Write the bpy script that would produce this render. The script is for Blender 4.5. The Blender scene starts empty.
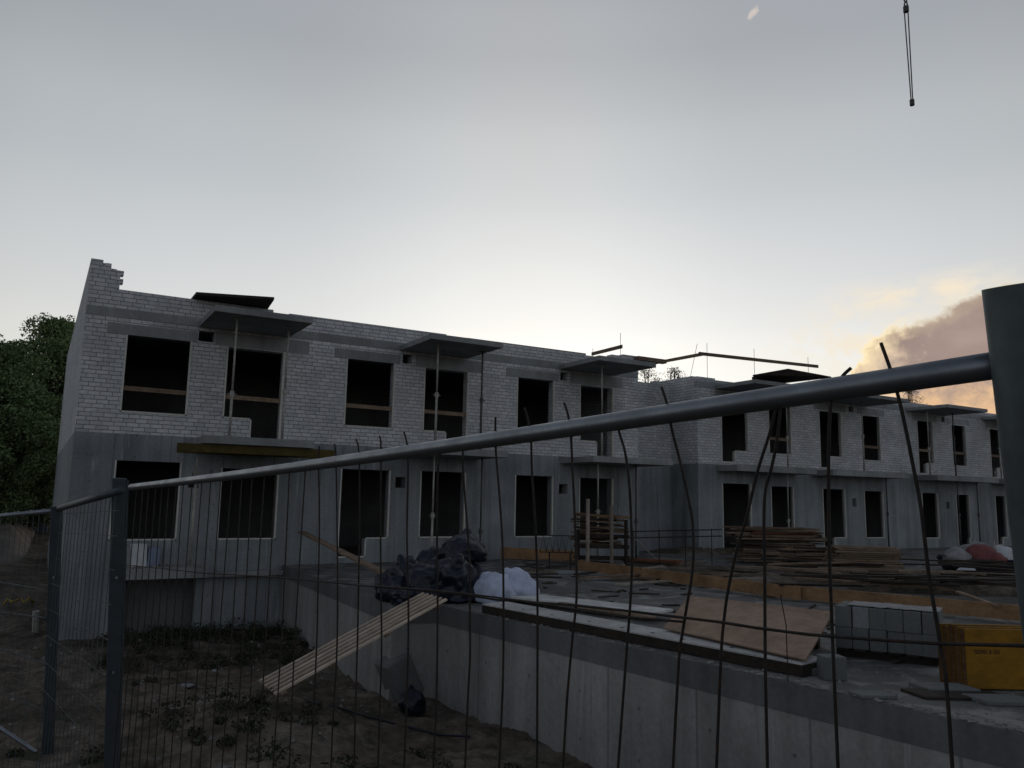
import bpy, math, random
from mathutils import Vector, Matrix, noise
random.seed(7)
R = math.radians
SC = bpy.context.scene
COL = SC.collection

# ------------------------------------------------------------------ camera
CZ, F = 1.7, 800.0
up = Vector((109, -5614, 800)).normalized()
ax = Vector((1371, 141, 800)); ax = (ax - ax.dot(up) * up).normalized()
ay = up.cross(ax)
if ay.z < 0: ay = -ay
ROT = Matrix((ax, ay, up))                       # camera (x right, y down, z forward) -> world
def ray(u, v): return ROT @ Vector((u - 512, v - 384, F))
ORG = Vector((0, 0, CZ))
def onY(u, v, y): d = ray(u, v); return ORG + d * (y / d.y)
def onX(u, v, x): d = ray(u, v); return ORG + d * (x / d.x)
def onZ(u, v, z): d = ray(u, v); return ORG + d * ((z - CZ) / d.z)
def onD(u, v, dep): return ORG + ray(u, v) * (dep / F)
cd = bpy.data.cameras.new('camera'); cam = bpy.data.objects.new('camera', cd); COL.objects.link(cam)
cd.sensor_width = 36; cd.lens = F / 1024 * 36; cd.clip_end = 3000; cd.clip_start = .05
c0, c1, c2 = ROT.col[0], -ROT.col[1], -ROT.col[2]
cam.matrix_world = Matrix(((c0.x, c1.x, c2.x, 0), (c0.y, c1.y, c2.y, 0), (c0.z, c1.z, c2.z, CZ), (0, 0, 0, 1)))
SC.camera = cam

# ------------------------------------------------------------------ materials
def newmat(name):
    m = bpy.data.materials.new(name); m.use_nodes = True
    nt = m.node_tree; b = nt.nodes['Principled BSDF']
    return m, nt, b
def N(nt, t, **kw):
    n = nt.nodes.new(t)
    for k, v in kw.items():
        if k in n.inputs: n.inputs[k].default_value = v
        else: setattr(n, k, v)
    return n
def lk(nt, a, b): nt.links.new(a, b)
def noise_tex(nt, vec, scale, detail=5, rough=.55, dist=0):
    n = N(nt, 'ShaderNodeTexNoise'); n.inputs['Scale'].default_value = scale
    n.inputs['Detail'].default_value = detail; n.inputs['Roughness'].default_value = rough
    n.inputs['Distortion'].default_value = dist
    lk(nt, vec, n.inputs['Vector']); return n.outputs['Fac']
def ramp(nt, fac, stops):
    r = N(nt, 'ShaderNodeValToRGB'); e = r.color_ramp.elements
    while len(e) < len(stops): e.new(.5)
    for i, (p, c) in enumerate(stops):
        e[i].position = p; e[i].color = (c[0], c[1], c[2], 1) if not isinstance(c, (int, float)) else (c, c, c, 1)
    lk(nt, fac, r.inputs['Fac']); return r.outputs['Color']
def mixc(nt, fac, a, b, mode='MIX'):
    m = N(nt, 'ShaderNodeMix', data_type='RGBA', blend_type=mode)
    for s, v in ((m.inputs[0], fac), (m.inputs[6], a), (m.inputs[7], b)):
        if isinstance(v, (int, float)): s.default_value = v
        elif isinstance(v, tuple): s.default_value = (v[0], v[1], v[2], 1)
        else: lk(nt, v, s)
    return m.outputs[2]
def math_n(nt, op, a, b=None, clamp=False):
    m = N(nt, 'ShaderNodeMath', operation=op); m.use_clamp = clamp
    for i, v in enumerate((a, b)):
        if v is None: continue
        if isinstance(v, (int, float)): m.inputs[i].default_value = v
        else: lk(nt, v, m.inputs[i])
    return m.outputs[0]
def bump(nt, b, h, strength, dist):
    n = N(nt, 'ShaderNodeBump'); n.inputs['Strength'].default_value = strength; n.inputs['Distance'].default_value = dist
    lk(nt, h, n.inputs['Height']); lk(nt, n.outputs['Normal'], b.inputs['Normal'])
def geo_pos(nt): return N(nt, 'ShaderNodeNewGeometry').outputs['Position']
def scaled(nt, vec, s, off=None):
    m = N(nt, 'ShaderNodeMapping'); m.inputs['Scale'].default_value = s
    if off: m.inputs['Location'].default_value = off
    lk(nt, vec, m.inputs['Vector']); return m.outputs['Vector']

def mat_brick(name, c1, c2, mort):
    m, nt, b = newmat(name); pos = geo_pos(nt)
    g = N(nt, 'ShaderNodeNewGeometry'); sn = N(nt, 'ShaderNodeSeparateXYZ'); lk(nt, g.outputs['Normal'], sn.inputs[0])
    sp = N(nt, 'ShaderNodeSeparateXYZ'); lk(nt, pos, sp.inputs[0])
    ny = math_n(nt, 'GREATER_THAN', math_n(nt, 'ABSOLUTE', sn.outputs['Y']), .5)
    u = N(nt, 'ShaderNodeMix', data_type='FLOAT'); lk(nt, ny, u.inputs[0]); lk(nt, sp.outputs['Y'], u.inputs[2]); lk(nt, sp.outputs['X'], u.inputs[3])
    row = math_n(nt, 'FLOOR', math_n(nt, 'DIVIDE', sp.outputs['Z'], .1)); wn = N(nt, 'ShaderNodeTexWhiteNoise', noise_dimensions='1D'); lk(nt, row, wn.inputs['W'])
    half = math_n(nt, 'MULTIPLY', math_n(nt, 'MODULO', row, 2.0), .131)
    ush = math_n(nt, 'ADD', u.outputs[0], math_n(nt, 'ADD', half, math_n(nt, 'MULTIPLY', wn.outputs['Value'], .10)))
    cv = N(nt, 'ShaderNodeCombineXYZ'); lk(nt, ush, cv.inputs[0]); lk(nt, sp.outputs['Z'], cv.inputs[1])
    wob = N(nt, 'ShaderNodeTexNoise'); wob.inputs['Scale'].default_value = 3.0; lk(nt, pos, wob.inputs['Vector'])
    va = N(nt, 'ShaderNodeVectorMath', operation='MULTIPLY_ADD'); lk(nt, wob.outputs['Color'], va.inputs[0])
    va.inputs[1].default_value = (.05, .010, 0); lk(nt, cv.outputs[0], va.inputs[2])
    t = N(nt, 'ShaderNodeTexBrick'); lk(nt, va.outputs[0], t.inputs['Vector'])
    t.offset = 0; t.inputs['Scale'].default_value = 1; t.inputs['Brick Width'].default_value = .262; t.inputs['Row Height'].default_value = .1
    t.inputs['Mortar Size'].default_value = .0085; t.inputs['Mortar Smooth'].default_value = .25; t.inputs['Bias'].default_value = -.1
    t.inputs['Color1'].default_value = (*c1, 1); t.inputs['Color2'].default_value = (*c2, 1); t.inputs['Mortar'].default_value = (*mort, 1)
    big = ramp(nt, noise_tex(nt, pos, .7, 6, .65), [(.3, .72), (.7, 1.08)])
    fine = ramp(nt, noise_tex(nt, pos, 14, 4), [(.3, .86), (.7, 1.06)])
    c = mixc(nt, 1.0, mixc(nt, 1.0, t.outputs['Color'], big, 'MULTIPLY'), fine, 'MULTIPLY')
    # patches where mortar has smeared over the joints
    sm = ramp(nt, noise_tex(nt, pos, 1.6, 5, .7), [(.50, 0.0), (.68, .7)])
    c = mixc(nt, sm, c, (.36, .36, .355))
    lk(nt, c, b.inputs['Base Color']); b.inputs['Roughness'].default_value = .9
    bump(nt, b, math_n(nt, 'SUBTRACT', 1.0, t.outputs['Fac']), .7, .012)
    return m
def mat_concrete(name, base, streak=.5, dark=.55, scale=1.0, rough=.88, patch=None, boards=False):
    m, nt, b = newmat(name); pos = geo_pos(nt)
    st = noise_tex(nt, scaled(nt, pos, (2.2 * scale, 2.2 * scale, .16 * scale)), 1.0, 6, .6)
    big = noise_tex(nt, pos, .5 * scale, 7, .62, .4)
    fine = noise_tex(nt, pos, 16 * scale, 5, .6)
    f1 = ramp(nt, st, [(.33, 1 - streak * .62), (.66, 1.08)])
    f2 = ramp(nt, big, [(.3, dark), (.68, 1.12)])
    f3 = ramp(nt, fine, [(.25, .8), (.75, 1.1)])
    c = mixc(nt, 1.0, mixc(nt, 1.0, mixc(nt, 1.0, base, f1, 'MULTIPLY'), f2, 'MULTIPLY'), f3, 'MULTIPLY')
    if patch:
        pf = ramp(nt, noise_tex(nt, pos, 1.3, 8, .72, .9), [(.50, 0), (.60, .85)])
        c = mixc(nt, pf, c, patch)
    h = fine
    if boards:                                                     # shuttering joints every 0.6 m and tie holes
        sp = N(nt, 'ShaderNodeSeparateXYZ'); lk(nt, pos, sp.inputs[0])
        s = math_n(nt, 'ADD', sp.outputs['X'], math_n(nt, 'MULTIPLY', sp.outputs['Y'], .993))
        w = math_n(nt, 'PINGPONG', s, .62)
        ln = ramp(nt, w, [(.006, .62), (.018, 1.0)])
        c = mixc(nt, 1.0, c, ln, 'MULTIPLY')
        ha = math_n(nt, 'ABSOLUTE', math_n(nt, 'SUBTRACT', math_n(nt, 'PINGPONG', s, .93), .46)); hb = math_n(nt, 'ABSOLUTE', math_n(nt, 'SUBTRACT', math_n(nt, 'PINGPONG', sp.outputs['Z'], .55), .3))
        hd_ = math_n(nt, 'ADD', math_n(nt, 'MULTIPLY', ha, ha), math_n(nt, 'MULTIPLY', hb, hb))
        c = mixc(nt, 1.0, c, ramp(nt, math_n(nt, 'MULTIPLY', hd_, 100.0, True), [(.03, .55), (.06, 1.0)]), 'MULTIPLY')
        dr = noise_tex(nt, scaled(nt, pos, (7, 7, .5)), 1.0, 4, .6)
        c = mixc(nt, ramp(nt, dr, [(.63, 0), (.70, .4)]), c, (base[0] * 1.5, base[1] * 1.5, base[2] * 1.5))
        dk_ = noise_tex(nt, scaled(nt, pos, (5, 5, .35), (9, 4, 2)), 1.0, 5, .65)
        c = mixc(nt, ramp(nt, dk_, [(.60, 0), (.68, .55)]), c, (base[0] * .4, base[1] * .42, base[2] * .44))
    lk(nt, c, b.inputs['Base Color']); b.inputs['Roughness'].default_value = rough
    bump(nt, b, h, .35, .01)
    return m
def mat_wood(name, col, dark, rough=.8):
    m, nt, b = newmat(name)
    tc = N(nt, 'ShaderNodeTexCoord'); oi = N(nt, 'ShaderNodeObjectInfo')
    v = N(nt, 'ShaderNodeVectorMath', operation='MULTIPLY_ADD'); lk(nt, oi.outputs['Random'], v.inputs[0]); v.inputs[1].default_value = (37, 11, 5)
    lk(nt, tc.outputs['Object'], v.inputs[2])
    g = noise_tex(nt, scaled(nt, v.outputs[0], (9, 9, 26)), 1.0, 5, .6, 1.2)
    bl = noise_tex(nt, v.outputs[0], 2.3, 5, .65)
    c = mixc(nt, ramp(nt, g, [(.3, 0), (.72, 1)]), dark, col)
    c = mixc(nt, 1.0, c, ramp(nt, bl, [(.3, .62), (.7, 1.15)]), 'MULTIPLY')
    c = mixc(nt, 1.0, c, ramp(nt, oi.outputs['Random'], [(0, .68), (1, 1.15)]), 'MULTIPLY')
    lk(nt, c, b.inputs['Base Color']); b.inputs['Roughness'].default_value = rough; b.inputs['Specular IOR Level'].default_value = .2
    bump(nt, b, g, .3, .004)
    return m
def mat_metal(name, col, rough=.5, metallic=.6, var=.35, scale=9, rust=None):
    m, nt, b = newmat(name); pos = geo_pos(nt)
    n = noise_tex(nt, pos, scale, 6, .65)
    c = mixc(nt, 1.0, col, ramp(nt, n, [(.3, 1 - var), (.7, 1 + var * .4)]), 'MULTIPLY')
    if rust:
        rf = ramp(nt, noise_tex(nt, pos, scale * 2.3, 6, .7), [(.52, 0), (.66, .85)]); c = mixc(nt, rf, c, rust)
    lk(nt, c, b.inputs['Base Color']); b.inputs['Metallic'].default_value = metallic
    lk(nt, ramp(nt, n, [(.3, min(1, rough + .15)), (.7, rough)]), b.inputs['Roughness'])
    bump(nt, b, noise_tex(nt, pos, 60, 4), .15, .002)
    return m
def mat_plain(name, col, rough=.8, var=.3, scale=6, spec=.5, bstr=.2, bd=.01):
    m, nt, b = newmat(name); pos = geo_pos(nt)
    n = noise_tex(nt, pos, scale, 6, .62)
    lk(nt, mixc(nt, 1.0, col, ramp(nt, n, [(.28, 1 - var), (.72, 1 + var * .5)]), 'MULTIPLY'), b.inputs['Base Color'])
    b.inputs['Roughness'].default_value = rough; b.inputs['Specular IOR Level'].default_value = spec
    bump(nt, b, n, bstr, bd)
    return m
def mat_leaf(name, ca, cb):
    m, nt, b = newmat(name); g = N(nt, 'ShaderNodeNewGeometry')
    pn = noise_tex(nt, g.outputs['Position'], .55, 3)
    f = math_n(nt, 'ADD', math_n(nt, 'MULTIPLY', g.outputs['Random Per Island'], .6), math_n(nt, 'MULTIPLY', pn, .55), True)
    lk(nt, mixc(nt, f, ca, cb), b.inputs['Base Color']); b.inputs['Roughness'].default_value = .75
    b.inputs['Specular IOR Level'].default_value = .2
    return m
def mat_ground(name):
    m, nt, b = newmat(name); pos = geo_pos(nt)
    n1 = noise_tex(nt, pos, .8, 8, .65, .5); n2 = noise_tex(nt, pos, 5.5, 8, .7); n3 = noise_tex(nt, pos, 28, 4, .6)
    c = ramp(nt, n1, [(.3, (.040, .032, .024)), (.5, (.092, .073, .055)), (.7, (.18, .15, .12))])
    c = mixc(nt, ramp(nt, noise_tex(nt, pos, 1.1, 7, .7), [(.52, 0), (.64, .7)]), c, (.028, .034, .019))
    c = mixc(nt, 1.0, c, ramp(nt, n2, [(.28, .35), (.72, 1.75)]), 'MULTIPLY')
    c = mixc(nt, ramp(nt, n3, [(.64, 0), (.72, .6)]), c, (.16, .145, .12))
    lk(nt, c, b.inputs['Base Color']); b.inputs['Roughness'].default_value = .95
    b.inputs['Specular IOR Level'].default_value = .2
    bump(nt, b, math_n(nt, 'ADD', n2, math_n(nt, 'MULTIPLY', n3, .35)), .9, .06)
    return m
M = {}
M['brick'] = mat_brick('white silicate brick', (.60, .60, .595), (.44, .445, .45), (.185, .185, .19))
M['conc'] = mat_concrete('cast concrete', (.255, .275, .28), .55, .66, 1, boards=True)
M['beam'] = mat_concrete('concrete beam', (.275, .28, .275), .35, .7)
M['slab'] = mat_concrete('concrete slab', (.25, .255, .25), .3, .65)
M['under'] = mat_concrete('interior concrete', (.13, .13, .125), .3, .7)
M['garage'] = mat_concrete('garage wall concrete', (.265, .258, .242), .5, .7, 1, boards=True)
M['edge'] = mat_concrete('damp slab edge concrete', (.125, .128, .125), .5, .6, 1)
M['deck'] = mat_concrete('dirty deck concrete', (.10, .098, .09), .1, .45, 1, .8, patch=(.22, .21, .195))
M['block'] = mat_concrete('grey concrete block', (.125, .133, .128), .1, .75, 2)
M['block_light'] = mat_concrete('pale concrete block', (.20, .21, .215), .1, .8, 2)
M['foam'] = mat_plain('pale foam strip', (.55, .53, .47), .8, .2)
M['wood'] = mat_wood('weathered board', (.275, .198, .138), (.135, .093, .062))
M['plank'] = mat_wood('formwork plank', (.33, .20, .105), (.21, .12, .06))
M['ply'] = mat_wood('pale plywood', (.36, .31, .25), (.28, .235, .19))
M['plyred'] = mat_wood('tan plywood', (.34, .235, .165), (.27, .185, .13))
M['ply_light'] = mat_wood('greyed pale plywood', (.62, .61, .58), (.48, .47, .45))
M['lath'] = mat_wood('new lath', (.56, .46, .36), (.40, .32, .24))
M['darkwood'] = mat_wood('dark timber', (.055, .043, .033), (.028, .021, .016))
M['redwood'] = mat_wood('reddish board', (.22, .075, .035), (.12, .045, .025))
M['yellowbeam'] = mat_wood('yellow formwork beam', (.115, .085, .022), (.06, .042, .014))
M['yellow'] = mat_wood('yellow formwork panel', (.265, .135, .010), (.19, .092, .007), .6)
M['galv'] = mat_metal('dull galvanised tube', (.20, .215, .235), .34, .85, .3, 7)
M['post'] = mat_metal('dark galvanised post', (.06, .076, .088), .5, .4, .35, 5)
M['bigpost'] = mat_metal('greenish painted post', (.082, .104, .106), .45, .35, .5, 8)
M['rod'] = mat_metal('rusty rod', (.026, .021, .018), .7, .4, .4, 25, rust=(.05, .024, .013))
M['wire'] = mat_metal('thin wire', (.07, .08, .085), .5, .5, .3, 12)
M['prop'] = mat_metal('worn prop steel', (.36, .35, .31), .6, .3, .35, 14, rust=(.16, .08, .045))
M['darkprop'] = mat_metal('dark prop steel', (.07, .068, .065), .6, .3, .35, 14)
def mat_film(name, col, rough, spec, bstr):
    m, nt, b = newmat(name); pos = geo_pos(nt); tc = N(nt, 'ShaderNodeTexCoord')
    n = noise_tex(nt, pos, 4, 4, .5)
    lk(nt, mixc(nt, 1.0, col, ramp(nt, n, [(.3, .75), (.7, 1.2)]), 'MULTIPLY'), b.inputs['Base Color'])
    b.inputs['Roughness'].default_value = rough; b.inputs['Specular IOR Level'].default_value = spec
    w1 = noise_tex(nt, scaled(nt, tc.outputs['Object'], (5, 5, 2.2)), 1.6, 3, .5, 2.2); w2 = noise_tex(nt, tc.outputs['Object'], 15, 2, .5, 1.5)
    bump(nt, b, math_n(nt, 'ADD', w1, math_n(nt, 'MULTIPLY', w2, .25)), bstr, .07)
    return m
M['bag'] = mat_film('black bin bag plastic', (.005, .008, .017), .32, .32, .28)
M['whitebag'] = mat_film('white woven bag', (.42, .46, .57), .6, .35, .45)
M['greybag'] = mat_plain('grey sack', (.22, .22, .215), .75, .4, 5)
M['redbag'] = mat_plain('red sack', (.16, .04, .038), .7, .35, 6)
M['white'] = mat_plain('white sheet', (.45, .46, .46), .6, .18, 5)
M['bluegrey'] = mat_plain('blue grey board', (.16, .19, .27), .7, .25, 5)
M['soil'] = mat_ground('soil')
M['rubble'] = mat_plain('rubble stone', (.19, .178, .16), .9, .5, 3)
M['weed'] = mat_leaf('weed leaves', (.012, .016, .008), (.040, .046, .022))
M['leafA'] = mat_leaf('dark tree leaves', (.05, .08, .036), (.16, .225, .09))
M['leafB'] = mat_leaf('green tree leaves', (.06, .095, .042), (.19, .26, .105))
M['leafC'] = mat_leaf('budding leaves', (.03, .025, .014), (.08, .065, .03))
M['bark'] = mat_plain('bark', (.035, .028, .022), .9, .4, 8)
M['sandbank'] = mat_plain('bare bank', (.13, .115, .10), .95, .45, 1.2)
M['yellowscrap'] = mat_plain('yellow plastic', (.28, .2, .03), .6, .2)
M['edgewood'] = mat_wood('raw panel edge', (.15, .08, .03), (.07, .035, .016))
M['ink'] = mat_plain('dark stencil paint', (.03, .014, .01), .8, .3)

# ------------------------------------------------------------------ helpers
class MB:
    def __init__(s): s.v = []; s.f = []
    def add(s, vs, fs):
        n = len(s.v); s.v += [tuple(p) for p in vs]; s.f += [tuple(i + n for i in f) for f in fs]; return s
    def box(s, x0, x1, y0, y1, z0, z1):
        return s.add([(x0,y0,z0),(x1,y0,z0),(x1,y1,z0),(x0,y1,z0),(x0,y0,z1),(x1,y0,z1),(x1,y1,z1),(x0,y1,z1)],
                     [(0,3,2,1),(4,5,6,7),(0,1,5,4),(1,2,6,5),(2,3,7,6),(3,0,4,7)])
    def frame(s, o, a, b, c):                                       # parallelepiped from corner o with edge vectors a, b, c
        o, a, b, c = map(Vector, (o, a, b, c))
        if a.cross(b).dot(c) < 0: a, b = b, a
        return s.add([o, o+a, o+a+b, o+b, o+c, o+a+c, o+a+b+c, o+b+c], [(0,3,2,1),(4,5,6,7),(0,1,5,4),(1,2,6,5),(2,3,7,6),(3,0,4,7)])
    def bar(s, p0, p1, w, h, upv=(0, 0, 1)):                        # p0..p1 = centre line, h along upv
        p0, p1 = Vector(p0), Vector(p1); d = (p1 - p0); u = Vector(upv); si = d.cross(u).normalized(); u = si.cross(d).normalized()
        return s.frame(p0 - si * w / 2 - u * h / 2, si * w, u * h, d)
    def tube(s, pts, r, n=8, r1=None, cap=True):
        pts = [Vector(p) for p in pts]; k = len(pts); vs = []; fs = []
        prev = None
        for i, p in enumerate(pts):
            t = (pts[min(i+1, k-1)] - pts[max(i-1, 0)]).normalized()
            if prev is None: a = t.orthogonal().normalized()
            else: a = (prev - prev.dot(t) * t).normalized()
            prev = a; b = t.cross(a)
            rr = r if r1 is None else r + (r1 - r) * i / (k - 1)
            for j in range(n):
                q = 2 * math.pi * j / n; vs.append(p + a * (rr * math.cos(q)) + b * (rr * math.sin(q)))
        for i in range(k - 1):
            for j in range(n):
                fs.append((i*n + j, i*n + (j+1) % n, (i+1)*n + (j+1) % n, (i+1)*n + j))
        if cap: fs.append(tuple(range(n))[::-1]); fs.append(tuple((k-1)*n + j for j in range(n)))
        return s.add(vs, fs)
    def prism(s, poly, z0, z1):
        n = len(poly); a = sum(poly[i][0]*poly[(i+1)%n][1] - poly[(i+1)%n][0]*poly[i][1] for i in range(n))
        if a < 0: poly = poly[::-1]
        vs = [(x, y, z0) for x, y in poly] + [(x, y, z1) for x, y in poly]
        return s.add(vs, [tuple(range(n))[::-1], tuple(range(n, 2*n))] + [(i, (i+1)%n, n+(i+1)%n, n+i) for i in range(n)])
    def build(s, name, mat, parent=None, smooth=False, bevel=0, world=True):
        me = bpy.data.meshes.new(name); me.from_pydata(s.v, [], s.f); me.update()
        if mat: me.materials.append(M[mat] if isinstance(mat, str) else mat)
        if smooth: me.polygons.foreach_set('use_smooth', [True] * len(me.polygons))
        o = bpy.data.objects.new(name, me); COL.objects.link(o)
        if parent is not None:
            o.parent = parent
            if world:
                off = Vector(); q = parent
                while q is not None: off += q.location; q = q.parent
                o.location = -off
        if bevel:
            b = o.modifiers.new('bevel', 'BEVEL'); b.width = bevel; b.segments = 2; b.limit_method = 'ANGLE'
        return o
def tag(o, label, cat, group=None, kind=None):
    if label: o['label'] = label
    if cat: o['category'] = cat
    if group: o['group'] = group
    if kind: o['kind'] = kind
    return o
def empty(name, loc, label, cat, group=None):
    o = bpy.data.objects.new(name, None); COL.objects.link(o); o.location = loc; o.empty_display_size = .2
    return tag(o, label, cat, group)
def recentre(o):                                                    # move a lone mesh's origin to its base
    vs = [v.co for v in o.data.vertices]
    c = Vector((sum(v.x for v in vs)/len(vs), sum(v.y for v in vs)/len(vs), min(v.z for v in vs)))
    o.data.transform(Matrix.Translation(-c)); o.location = o.location + c; return o
def orient_long(o, d):                                              # turn a bar's local X to its long axis so the grain follows it
    d = Vector(d).normalized(); q = d.to_track_quat('X', 'Z'); m = q.to_matrix().to_4x4()
    o.data.transform(m.inverted()); o.matrix_world = o.matrix_world @ m; return o
def board(name, p0, p1, w, h, mat, label=None, cat=None, group=None, upv=(0,0,1), bevel=0, parent=None):
    p0, p1 = Vector(p0), Vector(p1); c = (p0 + p1) / 2
    o = MB().bar(p0 - c, p1 - c, w, h, upv).build(name, mat, parent, bevel=bevel, world=False)
    off = Vector(); q = parent
    while q is not None: off += q.location; q = q.parent
    o.location = c - off
    if label: tag(o, label, cat, group)
    d = (p1 - p0).normalized(); qq = d.to_track_quat('X', 'Z'); m = qq.to_matrix().to_4x4()
    o.data.transform(m.inverted()); o.rotation_mode = 'QUATERNION'; o.rotation_quaternion = qq
    return o
def smooth01(a, b, x):
    t = max(0, min(1, (x - a) / (b - a))); return t * t * (3 - 2 * t)
def grid_wall(mb, xs, zs, solid, ya, yb):
    """wall in the XZ plane from ya (front) to yb, cells where solid(xc, zc); reveals get faces"""
    xs = sorted(set(round(x, 4) for x in xs)); zs = sorted(set(round(z, 4) for z in zs)); idx = {}
    def V(i, j, k):
        if (i, j, k) not in idx: idx[(i, j, k)] = len(mb.v); mb.v.append((xs[i], (ya, yb)[k], zs[j]))
        return idx[(i, j, k)]
    nx, nz = len(xs) - 1, len(zs) - 1
    S = [[solid((xs[i]+xs[i+1])/2, (zs[j]+zs[j+1])/2) for j in range(nz)] for i in range(nx)]
    g = lambda i, j: 0 <= i < nx and 0 <= j < nz and S[i][j]
    for i in range(nx):
        for j in range(nz):
            if not S[i][j]: continue
            mb.f.append((V(i,j,0), V(i+1,j,0), V(i+1,j+1,0), V(i,j+1,0)))
            mb.f.append((V(i,j,1), V(i,j+1,1), V(i+1,j+1,1), V(i+1,j,1)))
            if not g(i-1, j): mb.f.append((V(i,j,0), V(i,j+1,0), V(i,j+1,1), V(i,j,1)))
            if not g(i+1, j): mb.f.append((V(i+1,j,0), V(i+1,j,1), V(i+1,j+1,1), V(i+1,j+1,0)))
            if not g(i, j-1): mb.f.append((V(i,j,0), V(i,j,1), V(i+1,j,1), V(i+1,j,0)))
            if not g(i, j+1): mb.f.append((V(i,j+1,0), V(i+1,j+1,0), V(i+1,j+1,1), V(i,j+1,1)))
    return mb

# ------------------------------------------------------------------ terrain
def h_ground(x, y):
    d = (x - .5) * .991 + (y - 5.33) * .133
    s = max(d, y - 5.5) if y > 2 else d
    h = -.28 - 1.36 * smooth01(.5, 4.6, s)
    if x < 1: h += smooth01(20, 36, y) * .55 + smooth01(36, 48, y) * 1.1
    h += .46 * math.exp(-((x - 2.7) ** 2 / 1.4 + (y - 11.9) ** 2 / 2.2))
    h += .10 * math.exp(-((x - 3.0) ** 2 / 3 + (y - 18.6) ** 2 / 1.5))
    if -6 < x < 12 and 1 < y < 30:
        p = Vector((x, y, 0))
        h += .095 * noise.fractal(p * .9, 1.0, 2.0, 4) + .085 * noise.fractal(p * 3.1 + Vector((7, 3, 0)), 1.0, 2.0, 3)
    return h
def axis(a, b, st, lo, hi):
    r = []; x = a
    while x <= b: r.append(x); x += st
    l = []; x = a; s = st
    while x > lo: s *= 1.45; x -= s; l.append(max(x, lo))
    q = []; x = r[-1]; s = st
    while x < hi: s *= 1.45; x += s; q.append(min(x, hi))
    return l[::-1] + r + q
gx = axis(-4, 9, .11, -700, 800); gy = axis(1.5, 22, .11, -500, 900)
mb = MB(); mb.v = [(x, y, h_ground(x, y)) for y in gy for x in gx]
w = len(gx); mb.f = [(j*w+i, j*w+i+1, (j+1)*w+i+1, (j+1)*w+i) for j in range(len(gy)-1) for i in range(w-1)]
tag(mb.build('ground', 'soil', smooth=True), None, None, kind='structure')

# ------------------------------------------------------------------ terraced house block A (near)
YA = 20.94; TH = .33
def opening_outline(o):
    x0, x1, z0, z1 = o['r']; st = o.get('step')
    pts = [(x0, z0), (x1, z0), (x1, z1), (x0, z1)]
    if st:
        xs, side, zl = st
        if side == 'R': pts = [(x0, z0), (xs, z0), (xs, zl), (x1, zl), (x1, z1), (x0, z1)]
        else: pts = [(x0, zl), (xs, zl), (xs, z0), (x1, z0), (x1, z1), (x0, z1)]
    return pts
def in_open(o, x, z):
    x0, x1, z0, z1 = o['r']
    if x0 < x < x1 and z0 < z < z1: return True
    if 'step' in o:
        xs, side, zl = o['step']
        a, b = (xs, x1) if side == 'R' else (x0, xs)
        return a < x < b and zl < z <= z0 + 1e-4
    return False
def trim(bld, o, yf, name, extra=None):
    """pale strip lining an opening; boards nailed across it hang under it"""
    mb = MB(); pts = opening_outline(o); n = len(pts); t = .035
    for i in range(n):
        (xa, za), (xb, zb) = pts[i], pts[(i+1) % n]
        if i == n - 2 and o.get('notop', True): continue
        d = Vector((xb-xa, 0, zb-za)); nrm = Vector((-d.z, 0, d.x)).normalized()    # inward for ccw
        a = Vector((xa, yf - .012, za)); 
        mb.frame(a + nrm * .001, d, nrm * t, Vector((0, .075, 0)))
    f = mb.build(name, 'foam', bld)
    for z, xa, xb in o.get('boards', []):
        board('guard_board', (xa, yf + .05, z), (xb, yf + .05, z - .01), .03, .11, 'wood', parent=f)
    return f
def brk(o):
    xs = [o['r'][0], o['r'][1]]; zs = [o['r'][2], o['r'][3]]
    if 'step' in o: xs.append(o['step'][0]); zs.append(o['step'][2])
    return xs, zs
A_up = [dict(r=(1.57,3.06,3.54,5.40), boards=[(4.12,1.58,3.05)]), dict(r=(3.90,5.36,3.55,5.37), step=(4.58,'R',3.06), boards=[(4.10,3.91,5.35)]),
        dict(r=(7.05,8.48,3.54,5.40), boards=[(4.12,7.06,8.47)]), dict(r=(9.38,10.82,3.54,5.38), step=(10.1,'R',3.06), boards=[(4.12,9.39,10.81)]),
        dict(r=(12.50,13.88,3.53,5.39), boards=[]), dict(r=(14.86,16.22,3.54,5.36), step=(15.52,'R',3.06))]
A_dn = [dict(r=(1.57,3.04,.54,2.40)), dict(r=(3.96,5.40,.54,2.30)), dict(r=(7.04,8.47,.53,2.39), step=(7.84,'L',.04)),
        dict(r=(9.37,10.82,.54,2.41)), dict(r=(12.49,13.88,.53,2.39)), dict(r=(14.86,16.22,.53,2.38))]
holesA = [(3.22,3.46,1.80,2.02), (8.62,8.92,1.92,2.22), (14.1,14.42,1.86,2.16)]
holesAu = [(3.20,3.58,5.44,5.70), (8.70,8.98,5.44,5.70), (14.10,14.38,5.44,5.70)]
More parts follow.
